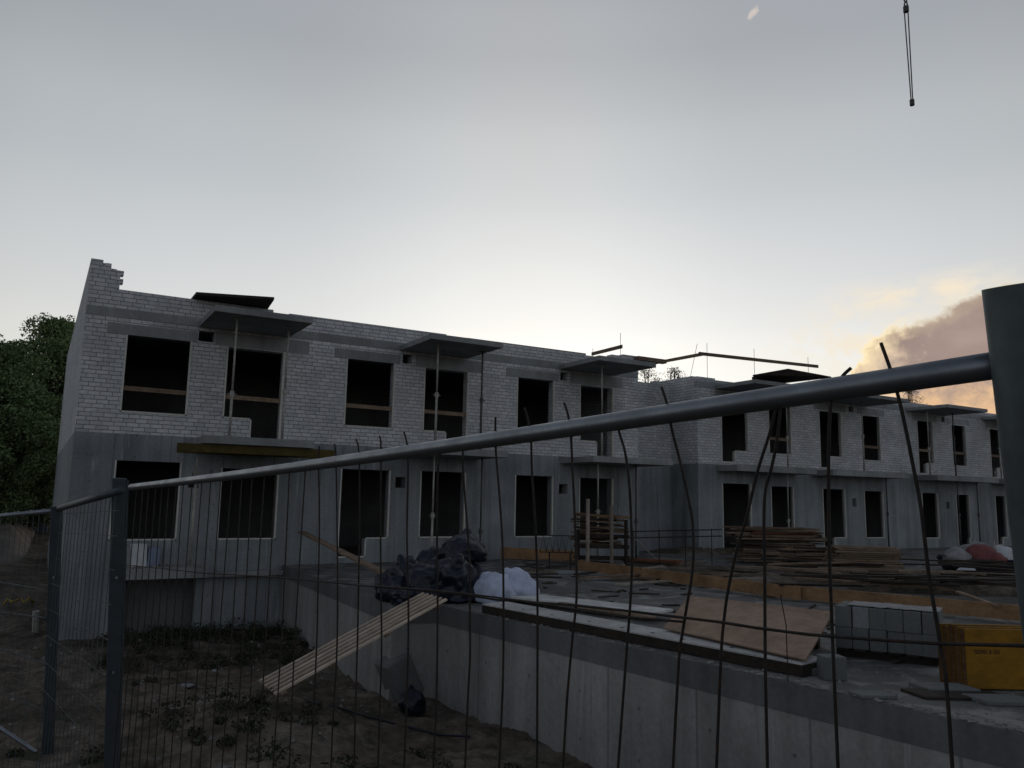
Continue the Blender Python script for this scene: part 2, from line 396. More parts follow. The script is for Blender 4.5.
def house(name, label, X0, X1, Y, depth, zb, dn, upo, hdn, hup, zf, zs, zpar, par, side_par, TH=TH):
    r = empty(name, ((X0+X1)/2, Y + depth/2, zf), label, 'house', 'terraced house shells')
    xs = [X0, X1]; zz = [zb, zs]
    for o in dn: a, b = brk(o); xs += a; zz += b
    for h in hdn: xs += [h[0], h[1]]; zz += [h[2], h[3]]
    grid_wall(MB(), xs, zz, lambda x, z: not any(in_open(o, x, z) for o in dn) and not any(h[0]<x<h[1] and h[2]<z<h[3] for h in hdn), Y, Y+TH).build('concrete_wall', 'conc', r)
    xs = [X0, X1]; zz = [zs, zpar]
    for o in upo: a, b = brk(o); xs += a; zz += b
    for h in hup: xs += [h[0], h[1]]; zz += [h[2], h[3]]
    grid_wall(MB(), xs, zz, lambda x, z: not any(in_open(o, x, z) for o in upo) and not any(h[0]<x<h[1] and h[2]<z<h[3] for h in hup), Y, Y+TH).build('brick_wall', 'brick', r)
    # ring beam at the roof slab, a touch proud of the bricks
    MB().box(X0 - .002, X1 + .002, Y - .006, Y + TH, zpar, zpar + .22).build('ring_beam', 'beam', r)
    mb = MB(); xs = [X0, X1]; zz = [zpar + .22]
    for a, b, z in par: xs += [a, b]; zz.append(z)
    grid_wall(mb, xs, zz, lambda x, z: any(a < x < b and z < h for a, b, h in par), Y, Y + .27).build('parapet', 'brick', r)
    # side walls, rear wall, spine wall, slabs
    yb = Y + depth
    for k, (xa, xb) in enumerate(((X0, X0 + TH), (X1 - TH, X1))):
        MB().box(xa, xb, Y + TH, yb, zb, zs).build('side_wall', 'conc', r)
        MB().box(xa, xb, Y + TH, yb, zs, zpar + .22).build('side_wall', 'brick', r)
        hp = side_par[k]
        if hp > zpar + .22: MB().box(xa, xb, Y + .27, yb, zpar + .22, hp).build('parapet', 'brick', r)
    MB().box(X0 + TH, X1 - TH, yb - .3, yb, zb, zpar + .22).build('rear_wall', 'conc', r)
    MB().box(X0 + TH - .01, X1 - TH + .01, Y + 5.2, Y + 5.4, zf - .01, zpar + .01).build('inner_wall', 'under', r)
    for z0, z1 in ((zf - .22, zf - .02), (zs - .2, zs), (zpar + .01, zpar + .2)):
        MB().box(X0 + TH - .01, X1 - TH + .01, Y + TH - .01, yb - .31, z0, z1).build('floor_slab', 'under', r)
    return r
# parapet of block A: tall broken corner stub, then stepped runs
parA = [(.68, .93, 7.14), (.93, .98, 7.03), (.98, 1.10, 7.10), (1.10, 1.27, 6.98), (1.27, 1.33, 6.94)]
parA = [(.68,.94,7.14),(.94,1.0,7.02),(1.0,1.12,7.08)] + [(1.12, 1.34 if i % 2 else 1.25, 0) for i in range(0)] + [(1.12,1.24,6.96),(1.24,1.33,6.94),
        (1.33,5.0,6.48),(5.0,5.42,6.30),(5.42,10.05,6.44),(10.05,10.75,6.30),(10.75,15.1,6.42),(15.1,16.15,6.36),(16.15,17.27,6.50)]
A_dn.append(dict(r=(1.95, 3.56, -1.9, -.27)))  # added niche, stands for the shade below the porch slab
bA = house('house_block', 'long two storey shell of white brick over grey concrete, nearest on the left', .68, 17.27, YA, 16.5, -2.2, A_dn, A_up, holesA, holesAu, 0, 3.03, 5.80, parA, (7.14, 6.42))
MB().box(1.9, 3.62, YA + TH + .002, YA + .5, -2.2, -.2).build('shade_recess_wall', 'under', bA)  # darker concrete: shade under the porch slab put into the colour
for o in A_up + A_dn[:-1]: trim(bA, o, YA, 'window')
# toothing bricks left standing out at the broken stub
mb = MB()
for z in (6.84, 6.64): mb.box(1.332, 1.40, YA + .004, YA + .24, z, z + .1)
mb.build('toothing', 'brick', bA)
# concrete lintels over the upper openings (proud of the brick by a few mm)
for xa, xb in ((1.15, 3.18), (6.7, 8.62), (12.1, 14.05)): MB().box(xa, xb, YA - .005, YA + .1, 5.40, 5.66).build('lintel', 'beam', bA)
for xa, xb in ((3.60, 6.0), (9.1, 11.3), (14.5, 16.6)): MB().box(xa, xb, YA - .005, YA + .1, 5.385, 5.74).build('lintel', 'beam', bA)
for xa, xb in ((3.18, 5.45), (8.6, 10.78), (14.05, 16.25)):
    MB().box(xa, xb, 18.82, YA - .007, 5.79, 5.94).build('roof_canopy', 'slab', bA, bevel=.012)
for xa, xb in ((3.2, 5.75), (8.65, 11.2), (14.1, 17.2)):
    MB().box(xa, xb, 19.15, YA - .004, 2.80, 2.98).build('balcony_slab', 'slab', bA, bevel=.012)
    MB().box(xa + .02, xa + 1.35 if xa > 10 or xa < 4 else xa + 1.4, YA - .12, YA - .003, 3.0, 3.0 + .02).build('mortar_bed', 'slab', bA)
MB().box(1.72, 3.62, 19.85, YA - .004, -.26, -.03).build('porch_slab', 'slab', bA, bevel=.012)
MB().box(3.64, 5.6, YA - .22, YA - .004, -.34, -.22).build('ledge', 'slab', bA, bevel=.01)

# ------------------------------------------------------------------ block B (far) with its set-back link
YB = 21.3
B_up = [dict(r=(21.46,22.86,3.56,5.42), step=(22.16,'L',3.14)), dict(r=(23.95,25.22,3.55,5.42), boards=[(4.15,23.96,25.21)]),
        dict(r=(26.86,28.24,3.58,5.42), step=(27.5,'L',3.12)), dict(r=(29.58,30.76,3.52,5.42), boards=[(4.12,29.59,30.75)]),
        dict(r=(33.36,34.55,3.55,5.45), step=(33.95,'L',3.1), boards=[(4.15,33.37,34.54)]), dict(r=(35.96,37.12,3.53,5.42), boards=[(4.15,35.97,37.11)]),
        dict(r=(39.08,40.1,3.55,5.42), step=(39.6,'L',3.1), boards=[(4.15,39.09,40.09)]), dict(r=(41.8,42.95,3.53,5.42))]
B_dn = [dict(r=(21.46,22.94,.0,2.38)), dict(r=(23.98,25.25,.36,2.33)), dict(r=(26.92,28.3,.36,2.30), step=(27.6,'L',-.06)), dict(r=(29.5,30.76,.34,2.27)),
        dict(r=(33.45,34.65,.30,2.27)), dict(r=(36.02,37.1,.28,2.24), step=(37.0,'L',-.06)), dict(r=(39.2,40.15,.28,2.24), step=(39.7,'L',-.06)), dict(r=(41.8,42.9,.28,2.24))]
holesB = [(32.45, 32.72, 1.55, 1.85)]
holesB = [(28.75,29.0,1.62,1.95), (35.25,35.5,1.6,1.9)]
holesBu = [(28.75,29.05,5.5,5.75), (35.25,35.5,5.5,5.75)]
parB = [(20.3,21.1,6.10),(21.1,26.2,6.12),(26.2,30.0,6.12),(30.0,33.2,6.12),(33.2,38.4,6.12),(38.4,39.5,6.12),(39.5,44.5,6.16)]
parB = [(20.3,21.2,6.2),(21.2,24.0,6.14),(24.0,29.9,6.22),(29.9,31.6,6.16),(31.6,38.6,6.22),(38.6,44.5,6.18)]
bB = house('house_block', 'far two storey white brick house shell on the right behind the lumber heaps', 20.3, 44.5, YB, 15, -2.2, B_dn, B_up, holesB, holesBu, -.1, 3.06, 5.82, parB, (6.24, 6.1), .16)
for o in B_up + B_dn: trim(bB, o, YB, 'window')
for xa, xb in ((21.2, 25.5), (26.6, 29.95), (32.6, 35.6), (38.5, 41.6)):
    MB().box(xa, xb, YB - 1.9, YB - .007, 5.81, 5.95).build('roof_canopy', 'slab', bB, bevel=.012)
for xa, xb in ((21.2, 25.4), (26.3, 31.1), (33.1, 37.8), (38.9, 43.4)):
    MB().box(xa, xb, YB - 1.0, YB - .004, 2.80, 3.02).build('balcony_slab', 'slab', bB, bevel=.012)
for o in B_up:
    x0, x1 = o['r'][:2]; MB().box(x0 - .3, x1 + .3, YB - .005, YB + .1, 5.46, 5.74).build('lintel', 'beam', bB)
# link wall
MB().box(17.275, 20.295, 22.7, 23.0, -2.2, 3.06).build('link_wall', 'conc', bB)
MB().box(17.275, 20.295, 22.7, 23.0, 3.06, 6.02).build('link_wall', 'brick', bB)
mb = MB(); grid_wall(mb, [17.275, 18.6, 19.5, 20.295], [6.02, 6.06, 6.12], lambda x, z: (x < 18.6 and z < 6.12) or (x > 19.5 and z < 6.1), 22.7, 22.95); mb.build('parapet', 'brick', bB)

# ------------------------------------------------------------------ garage wall, deck
DZ = -.1
line = [(5.62, 20.93), (5.28, 12.75), (6.0, 12.55), (7.0, 4.0), (7.8, -4.0)]
def offset(line, d):
    out = []
    for i, p in enumerate(line):
        p = Vector(p); ns = []
        for a, b in ((i-1, i), (i, i+1)):
            if 0 <= a and b < len(line):
                t = (Vector(line[b]) - Vector(line[a])).normalized(); ns.append(Vector((-t.y, t.x)))
        n = sum(ns, Vector((0, 0))).normalized(); c = n.dot(ns[0]); out.append(tuple(p + n * d / c))
    return out
inn = offset(line, .28)
gw = empty('retaining_wall', (6.3, 9, -1.7), 'grey concrete garage wall dropping from the deck edge into the dirt pit', 'wall')
skin = offset(line, .012); mid = offset(line, .0125)
MB().prism(line + inn[::-1], -2.2, -.405).build('concrete_wall', 'garage', gw)
MB().prism(offset(line, -.006) + skin[::-1], -.404, DZ - .004).build('slab_edge', 'edge', gw)
mb = MB()
poly = mid + [(70, -4), (70, 21.29), (20.31, 21.29), (20.29, 22.69), (17.28, 22.69), (17.28, 20.93)]
mb.prism(poly, -.4, DZ)
tag(mb.build('deck', 'deck'), None, None, kind='structure')

# ------------------------------------------------------------------ props (adjustable steel posts)
def prop(p, ztop, label, dark=False, lean=(0, 0), frac=.5):
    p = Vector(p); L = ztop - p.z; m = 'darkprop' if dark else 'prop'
    r = empty('steel_prop', p, label, 'prop', 'steel props under slabs and canopies')
    b = p + Vector((lean[0] * frac, lean[1] * frac, L * frac)); t = p + Vector((lean[0], lean[1], L - .012))
    MB().tube([p + Vector((0, 0, .01)), b], .032, 10).build('outer_tube', m, r, True)
    MB().tube([b, t], .024, 10).build('inner_tube', m, r, True)
    MB().tube([b + Vector((0, 0, -.07)), b + Vector((0, 0, .07))], .05, 10).tube([b + Vector((-.11, 0, .0)), b + Vector((.11, 0, .0))], .011, 6).build('collar', m, r)
    MB().box(p.x - .07, p.x + .07, p.y - .07, p.y + .07, p.z, p.z + .01).build('base_plate', m, r)
    MB().box(t.x - .07, t.x + .07, t.y - .07, t.y + .07, t.z, t.z + .012).build('head_plate', m, r)
    return r
def prop_px(u, v, y, z0, z1, label, dark=False, frac=.5):
    q = onY(u, v, y); return prop((q.x, y, z0), z1, label, dark, frac=frac)
prop_px(233, 380, 19.25, 3.0, 5.78, 'pale steel prop on the left under the leftmost roof canopy', frac=.35)
prop_px(285.5, 380, 19.6, 3.0, 5.78, 'pale steel prop with a clamp on the right under the leftmost roof canopy', frac=.42)
prop_px(436.5, 400, 19.35, 3.0, 5.78, 'pale steel prop under the middle roof canopy of the near house', frac=.5)
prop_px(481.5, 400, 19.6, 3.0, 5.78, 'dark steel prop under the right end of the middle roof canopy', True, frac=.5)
prop_px(602, 400, 19.35, 3.0, 5.78, 'pale steel prop under the right roof canopy of the near house', frac=.4)
prop_px(196, 480, 20.2, -.03, 2.79, 'pale steel prop left under the near house balcony with yellow beams', frac=.7)
prop_px(433, 500, 19.5, DZ, 2.79, 'pale steel prop under the middle balcony slab, behind the black bags', frac=.45)
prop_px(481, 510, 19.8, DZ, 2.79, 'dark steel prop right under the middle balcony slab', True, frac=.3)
prop_px(598, 500, 19.5, DZ, 2.79, 'pale steel prop behind the timber rack', frac=.5)
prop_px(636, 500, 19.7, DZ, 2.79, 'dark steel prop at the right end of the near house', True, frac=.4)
prop_px(787, 430, 20.6, 3.02, 5.80, 'pale steel prop on the far house balcony nearest the link wall', frac=.4)
prop_px(788, 500, 20.6, DZ, 2.80, 'pale steel prop on the deck behind the messy lumber heap', frac=.4)
prop_px(887, 500, 20.6, DZ, 2.80, 'dark steel prop beside the neat board stack, far house', True, frac=.5)
prop_px(863, 440, 20.4, 3.02, 5.80, 'pale steel prop before the fourth upper window of the far house', frac=.5)
prop_px(928.5, 440, 20.5, 3.02, 5.80, 'pale steel prop in the far house opening right of the leaning fence rod', frac=.4)
prop_px(954, 440, 20.5, 3.02, 5.80, 'dark steel prop left of the far house window near the end', True, frac=.6)
prop_px(979, 520, 20.6, DZ, 2.80, 'dark steel prop on the deck behind the mortar tub', True, frac=.5)
prop_px(959.5, 520, 20.5, DZ, 2.80, 'dark steel prop before the ground floor opening behind the mortar tub', True, frac=.5)
prop_px(999, 440, 20.5, 3.02, 5.80, 'pale steel prop in the last visible upper opening by the big post', frac=.5)
# yellow beams under the first balcony
for k, y in enumerate((19.3, 20.1)):
    a, b = onY(177, 448.5, y), onY(330, 457, y)
    board('formwork_beam', (a.x, y, 2.69), (b.x + .1, y, 2.69), .08, .19, 'yellowbeam', ['yellow timber beam along the front edge under the first balcony', 'yellow timber beam at the back under the first balcony'][k], 'beam', 'yellow beams under the balcony')

# ------------------------------------------------------------------ roof clutter
def slabsheet(name, corners, th, mat, label, cat, group=None):
    c = [Vector(p) for p in corners]; n = (c[1]-c[0]).cross(c[3]-c[0]).normalized() * th
    mb = MB().add(c + [p + n for p in c], [(0,1,2,3)[::-1], (4,5,6,7), (0,1,5,4), (1,2,6,5), (2,3,7,6), (3,0,4,7)])
    o = recentre(mb.build(name, mat)); return tag(o, label, cat, group)
slabsheet('formwork_sheet', [(3.0,20.5,6.50),(4.75,19.9,6.50),(4.9,21.3,6.50),(3.0,21.9,6.50)], .07, 'darkwood', 'dark formwork sheet overhanging the parapet above the leftmost canopy', 'formwork')
mb = MB().box(4.2, 4.42, 21.0, 21.18, 6.31, 6.5); tag(recentre(mb.build('timber_block', 'darkwood')), 'dark timber packer between parapet and overhanging formwork sheet', 'timber')
slabsheet('formwork_sheet', [(21.0,19.3,6.02),(22.8,19.3,6.42),(25.4,19.5,6.40),(24.2,21.6,6.24)], .05, 'darkwood', 'brown formwork sheet tilted on the first canopy of the far house', 'formwork')
tag(board('timber_packer', (22.2, 20.4, 6.13), (24.2, 20.7, 6.13), .1, .24, 'darkwood'), 'timber packer under the tilted brown formwork sheet', 'timber')
def roof_rail(name, pts_bat, posts, zbase, label):
    c = Vector(pts_bat[0][0]); r = empty(name, (c.x, c.y, zbase), label, 'guard rail', 'roof edge guard rails')
    for a, b in pts_bat: board('batten', a, b, .05, .12, 'wood', parent=r)
    for p in posts: MB().tube([(p[0], p[1], zbase), (p[0] + p[3], p[1], p[2])], .009, 6).build('rod', 'rod', r)
    return r
p = [onY(655, 363, 25.6), onY(703, 354, 21.4), onY(699, 353.5, 21.4), onY(818, 366.5, 21.4)]
q = onY(812, 365, 21.45)
roof_rail('guard_rail', [(p[0], p[1]), (p[2], p[3])],
          [(onY(707, 350, 21.46).x, 21.46, onY(707, 343, 21.46).z, 0), (onY(754, 350, 21.46).x, 21.46, onY(754, 349, 21.46).z, 0), (onY(808, 360, 21.46).x, 21.46, onY(808, 357, 21.46).z, 0),
           (onY(688, 375, 22.7).x, 22.7, onY(699, 344, 22.7).z, .5)], 6.02, 'two long wooden battens on thin rods along the far house roof corner')
p = [onY(592, 354, 23.5), onY(622, 346.5, 21.2)]
roof_rail('guard_rail', [(p[0], p[1])], [(onY(620.5, 340, 21.25).x, 21.25, onY(620.5, 333, 21.25).z, 0), (p[0].x, 23.45, p[0].z + .2, 0)], 6.02, 'short wooden batten on a rod above the near house right roof canopy')
p = [onY(842, 379, 23.0), onY(851, 368, 21.4)]
a, b = onY(640, 361, 19.0), onY(653, 365, 19.0)
tag(board('timber', (15.6, 19.0, 6.04), (16.75, 19.0, 6.04), .2, .12, 'wood'), 'timber baulk poking past the right roof canopy of the near house', 'timber')
tag(recentre(MB().box(15.2, 16.1, 19.15, 19.4, 5.98, 6.14).build('brick_row', 'brick')), 'short row of white bricks on the right roof canopy of the near house', 'bricks')

# ------------------------------------------------------------------ site fence
FL, FR = Vector((.5, 5.33, 1.72)), Vector((1.13, .615, 1.895))
fd = (FR - FL); fn = Vector((fd.y, -fd.x, 0)).normalized(); fu = fd.normalized()
def onF(u, v):
    d = ray(u, v); t = (FL - ORG).dot(fn) / d.dot(fn); return ORG + d * t
def fz(s): return FL.z + fd.z / fd.length * s
fp = empty('site_fence', (.8, 3, -.2), 'long site fence panel of a grey tube over bent rusty rods, crossing the whole view', 'fence', 'site fence panels')
def proj(p):
    c = ROT.transposed() @ (p - ORG); return 512 + F * c.x / c.z, 384 + F * c.y / c.z, c.z
t_end = 1.0
while proj(FL + fd * t_end)[0] < 1036: t_end += .0005                # the rail runs into the axis of the big post
post_dep = proj(FL + fd * t_end)[2]
pts = [FL + fd * t for t in [i / 24 * t_end for i in range(25)]]
pts = [p + Vector((0, 0, -.012 * math.sin(math.pi * i / 24))) for i, p in enumerate(pts)]
MB().tube(pts, .0195, 24).build('top_rail', 'galv', fp, True)
traced = [
 [(881,343),(890,368),(898,395),(905,425),(912,460),(921,508),(928.5,572),(935,612),(942,654),(947,690),(952.5,768)],
 [(851,368),(841,378),(833,395),(829.5,420),(828.5,470),(829,543),(831,601),(834,675),(838,768)],
 [(777,402),(769.7,433),(758.7,467.5),(751.7,495.6),(746,520),(738,545),(728.5,588),(724,620),(721,657),(716.5,768)],
 [(781,402),(777,440),(771,470),(765.5,490),(764,520),(764.7,560),(765,618),(765.5,676),(767.5,768)],
 [(661.5,387),(667,404),(672,430),(680,461),(686.5,490),(692,518),(693.5,548),(692,575),(687.5,602),(683,630),(679,660),(673,768)],
 [(616,420),(620,435),(625,452),(629,481),(631,518),(632,560),(630.5,600),(627.5,640),(623,700),(618,768)],
 [(564,403),(568,415),(571,438),(572.5,470),(574,500),(576,550),(576.5,598),(572.5,638),(567,700),(563,768)],
 [(524.5,408),(528,420),(531,440),(532,474),(535,520),(537,570),(537.5,617),(537.3,690),(537,768)],
 [(495.5,417),(495.5,446),(498,478),(501,517),(503,560),(503.5,618),(503,676),(501,727),(499,768)],
 [(463,444),(463,470),(466,510),(469.5,560),(469.8,618),(470,657),(468,695),(465,768)],
 [(404.5,437),(408,447),(412,480),(430,545),(437,590),(437.5,618),(437,700),(434,768)],
]
traced[10] = [(441,446),(438,470),(437,520),(437.5,590),(437.5,618),(436.5,700),(433,768)]
traced += [
 [(404,432),(407.5,448),(408,480),(407,540),(408.5,618),(407,690),(404,768)],
 [(379.5,436),(381,450),(380.5,520),(381,590),(381.6,650),(380,700),(378,768)],
 [(356,439),(359,455),(359.5,520),(358.5,590),(357.5,640),(356,690),(354,768)],
 [(334.5,444),(336,460),(337,520),(337.6,600),(336.5,660),(333,720),(331,768)],
 [(319.5,446),(318.5,462),(319.5,520),(318,590),(316.5,650),(313,720),(310,768)],
]
for tr in traced:
    P3 = [onF(u, v) - fn * 0 for u, v in tr]
    # smooth the traced line with a Catmull-Rom pass
    pp = []
    for i in range(len(P3) - 1):
        a, b, c, d = P3[max(i-1, 0)], P3[i], P3[i+1], P3[min(i+2, len(P3)-1)]
        for k in range(4):
            t = k / 4; pp.append(.5 * ((2*b) + (c-a)*t + (2*a-5*b+4*c-d)*t*t + (3*b-a-3*c+d)*t**3))
    pp.append(P3[-1])
    last = pp[-1]; g = min(-.25, h_ground(last.x, last.y) - .03)
    if last.z > g: pp.append(Vector((last.x - .01, last.y + .01, g)))
    MB().tube(pp, .0028, 7).build('rod', 'rod', fp, True)
# remaining, evenly spaced rods towards the left post (straight, slightly uneven)
s = 2.632 - .14; rr = random.Random(3)
while s > .06:
    t = s / fd.length; b = FL + fd * t; top = b + Vector((0, 0, rr.choice((.0, .01, .03))))
    j = [rr.uniform(-.012, .012) for _ in range(4)]
    g = h_ground(b.x, b.y) - .03
    pp = [top + Vector((fu.x * j[0], fu.y * j[0], 0)), Vector((b.x + fu.x*j[1], b.y + fu.y*j[1], 1.2)), Vector((b.x + fu.x*j[2], b.y + fu.y*j[2], .6)), Vector((b.x + fu.x*j[3], b.y + fu.y*j[3], g))]
    MB().tube(pp, .0026, 6).build('rod', 'rod', fp, True); s -= .128 + rr.uniform(-.012, .012)
hz = [onF(u, v) + fn * .009 for u, v in [(1060,648),(1024,645),(941,643),(876,639),(812,634),(760,627.5),(723,621.6),(676,616),(626,610),(573,604.5),(500,599.6),(470,595),(420,590),(361,585),(279,577),(205,573),(160,568),(128,565)]]
MB().tube(hz, .0026, 7).build('cross_rod', 'rod', fp, True)
hz = [onF(u, v) + fn * .019 for u, v in [(690,621),(640,617),(600,612),(560,605),(500,596.5),(440,590),(380,585.5)]]
MB().tube(hz, .0022, 7).build('cross_rod', 'rod', fp, True)
def flat_post(top, foot, w, d, parent):
    dv = Vector((top.x, top.y, 0)).normalized(); sv = Vector((dv.y, -dv.x, 0)); up_ = top - foot
    o = foot - dv * d / 2 - sv * w / 2
    q = MB().frame(o, dv * d, sv * w, up_).build('post', 'post', parent, bevel=.008)
    for t in (.72, .45):
        c = foot + up_ * t - dv * (d / 2 + .002); MB().tube([c, c - dv * .03], .009, 8).build('bolt', 'galv', q)
    MB().frame(o + sv * (w + .001) + dv * .002, dv * (d + .03), sv * .012, up_ * .995).build('flange', 'post', q)
    return q
def down(top, u, v, dep):
    b = onD(u, v, dep); d_ = (b - top).normalized(); return top + d_ * ((top.z + .5) / -d_.z)
pt = onD(119.5, 478, 5.15); flat_post(pt, down(pt, 110.5, 770, 5.3), .085, .03, fp)
# big round post on the right
bp = empty('fence_post', (1.17, .6, -.2), 'thick dark green steel tube post, cut by the right edge of the photo', 'post')
dep = post_dep
top = onD(1027, 284, dep); bot = onD(1058, 545, dep)
dirp = (bot - top).normalized(); foot = top + dirp * ((top.z + .25) / -dirp.z)
MB().tube([top, top + (foot - top) * .5, foot], .055 * post_dep / 1.11, 40).build('tube', 'bigpost', bp, True)
q = top + dirp * .172; w_ = Vector((-q.x, -q.y, 0)).normalized(); MB().tube([q + w_ * .05, q + w_ * .072], .016, 12).build('bolt', 'darkprop', bp)
for ob in bp.children:
    if ob.name.startswith('tube'):
        b = ob.modifiers.new('edge', 'EDGE_SPLIT')
# second panel, to the left rear
P2 = onD(56, 506, 6.5); fp2 = empty('site_fence', (P2.x, P2.y, -.4), 'short wire mesh fence panel between the two dark posts on the left', 'fence', 'site fence panels')
flat_post(P2, down(P2, 47, 750, 6.7), .075, .03, fp2)
r0, r1 = P2 + Vector((.02, 0, -.02)), Vector((FL.x - .05, FL.y + .05, 1.70))
MB().tube([r0, r1], .024, 12).build('top_rail', 'post', fp2, True)
mb = MB(); k = 16
for i in range(1, k):
    t = i / k; a = r0.lerp(r1, t); mb.tube([a, Vector((a.x, a.y, h_ground(a.x, a.y) - .02))], .0026, 5)
for z in (.15, .35, .55, .75, .95, 1.15, 1.35, 1.5): mb.tube([Vector((r0.x, r0.y, z)), Vector((r1.x, r1.y, z + .08))], .0022, 5)
mb.build('wire_mesh', 'wire', fp2)
P3 = onD(-60, 522, 7.6); fp3 = empty('site_fence', (P3.x, P3.y, -.6), 'wire fence panel running out of the photo at the left edge', 'fence', 'site fence panels')
r0, r1 = P3, P2 + Vector((-.03, .0, -.04))
MB().tube([r0, r1], .02, 12).build('top_rail', 'galv', fp3, True)
mb = MB()
for i in range(60):
    t = i / 60; a = r0.lerp(r1, t); b = r0.lerp(r1, (i + 1) / 60)
    mb.tube([a + Vector((0, 0, .021 * math.cos(i))), b + Vector((0, 0, .021 * math.cos(i + 1)))], .005, 5)
mb.build('wire_coil', 'prop', fp3)
mb = MB()
for i in range(1, 22):
    a = r0.lerp(r1, i / 22); mb.tube([a, Vector((a.x, a.y, h_ground(a.x, a.y) - .02))], .0024, 5)
for u, v0, v1 in ((0, 582, 590), (0, 612, 618), (0, 648, 664), (0, 690, 712)):
    mb.tube([onD(-60, v0 - (v1 - v0) * 1.2, 7.5), onD(46, v1, 6.6)], .006, 5)
mb.build('wire_mesh', 'wire', fp3)
mb = MB().tube([onD(-50, 694, 6.4), onD(36, 752, 5.9)], .014, 8)
tag(recentre(mb.build('stay_rod', 'galv', smooth=True)), 'pale diagonal stay rod at the bottom left corner', 'rod')

# ------------------------------------------------------------------ crane sling in the sky
dp = 30
t0, t1 = onD(906, 9, dp), onD(912.3, 109, dp)
t1.x, t1.y = t0.x + .06, t0.y
sl = empty('crane_sling', t1, 'thin black crane sling hanging in the sky at the upper right', 'crane sling')
mb = MB()
for i in range(40):
    z = t0.z + .12 + i * .34; ringp = []
    for j in range(9):
        q = 2 * math.pi * j / 8; w_ = .06 * math.cos(q); hh = .19 * math.sin(q)
        ringp.append((t0.x + (w_ * .8 if i % 2 else 0), t0.y + (0 if i % 2 else w_) - (w_ * .5 if i % 2 else 0), z + hh))
    mb.tube(ringp, .028, 5, cap=False)
mb.build('chain', 'darkprop', sl)
MB().tube([t0 + Vector((0, 0, .1)), t0 + Vector((0, 0, -.12))], .10, 10).build('hook_block', 'darkprop', sl)
right = Vector((.86, -.51, 0))
for sgn in (-1, 1):
    MB().tube([t0 + right * (.07 * sgn), t1 + right * (.03 * sgn)], .022, 6).build('rope', 'darkprop', sl)
MB().tube([t1 + Vector((0, 0, .1)), t1 + Vector((0, 0, -.12))], .085, 8).build('end_weight', 'darkprop', sl)

# ------------------------------------------------------------------ bags
def blob(name, c, rx, ry, rz, mat, seed, label, cat, group=None, wrinkle=.22, knot=True, flat=.42, sub=4):
    import bmesh
    bm = bmesh.new(); bmesh.ops.create_icosphere(bm, subdivisions=sub, radius=1)
    off = Vector((seed * 3.7, seed * 1.3, seed * 7.1))
    for v in bm.verts:
        d = v.co.normalized()
        n1 = noise.fractal(d * 1.05 + off, 1.0, 2.0, 2); n2 = abs(noise.noise(d * 1.7 + off * 2)); n3 = noise.noise(d * 3.4 + off)
        r = .92 + wrinkle * n1 + .20 * min(n2, .45) + .035 * n3
        if knot:
            k_ = Vector((math.cos(seed * 2.4) * .45, math.sin(seed * 2.4) * .45, .9)).normalized(); q_ = d.dot(k_)
            if q_ > .965: r += (q_ - .965) * 7
            elif q_ > .90: r -= .05 * (q_ - .90) / .065
        p = d * r
        if p.z < -flat: p.z = -flat + (p.z + flat) * .15
        v.co = Vector((p.x * rx, p.y * ry, p.z * rz))
    me = bpy.data.meshes.new(name); bm.to_mesh(me); bm.free()
    for q in me.polygons: q.use_smooth = True
    me.materials.append(M[mat]); o = bpy.data.objects.new(name, me); COL.objects.link(o)
    zmin = min(v.co.z for v in me.vertices); me.transform(Matrix.Translation((0, 0, -zmin)))
    o.location = c; o.rotation_euler = (0, 0, seed * 1.9); return tag(o, label, cat, group)
bags = [ # u, v(base), depth, rx, rz, z base, label
 (393, 0, 13.9, .33, .36, DZ, 'small black bin bag at the left end of the bag heap'),
 (408, 0, 14.6, .38, .46, DZ, 'black bin bag left of the middle, behind the smallest ones'),
 (424, 0, 13.9, .44, .44, DZ, 'slumped black bin bag in the front middle of the heap'),
 (452, 0, 14.0, .52, .50, DZ, 'biggest round black bin bag in the front of the heap'),
 (473, 0, 14.6, .40, .42, DZ, 'black bin bag at the right end of the heap, beside the white bag'),
 (462, 0, 14.8, .46, .36, .50, 'black bin bag topmost in the heap'),
 (436, 0, 15.0, .50, .55, DZ, 'black bin bag at the back of the heap'),
 (404, 0, 13.45, .24, .20, DZ, 'flattened black bin bag hanging over the deck corner'),
]
for i, (u, _, dep, rx, rz, z, lab) in enumerate(bags):
    p = onD(u, 590, dep); blob('bin_bag', (p.x, p.y, z), rx, rx * .95, rz, 'bag', i + 1, lab, 'bag', 'black bin bags on the deck corner', wrinkle=.2, sub=5)
p = onD(495, 590, 13.9); blob('white_bag', (p.x, p.y, DZ), .44, .36, .32, 'whitebag', 21, 'white bag next to the black bin bags, the left one of the pair', 'bag', 'white bags on the deck', .25)
p = onD(516, 590, 14.1); blob('white_bag', (p.x, p.y, DZ), .46, .38, .36, 'whitebag', 24, 'white bag with a tall pointed corner, the right one of the pair', 'bag', 'white bags on the deck', .3)
p = onD(420, 690, 12.3); blob('bin_bag', (p.x, p.y + .25, -1.66), .21, .2, .26, 'bag', 31, 'black sack shape standing in for a dark hole at the foot of the deck corner', 'bag', None, .3)  # added black blob, stands in for a dark hole at the wall foot

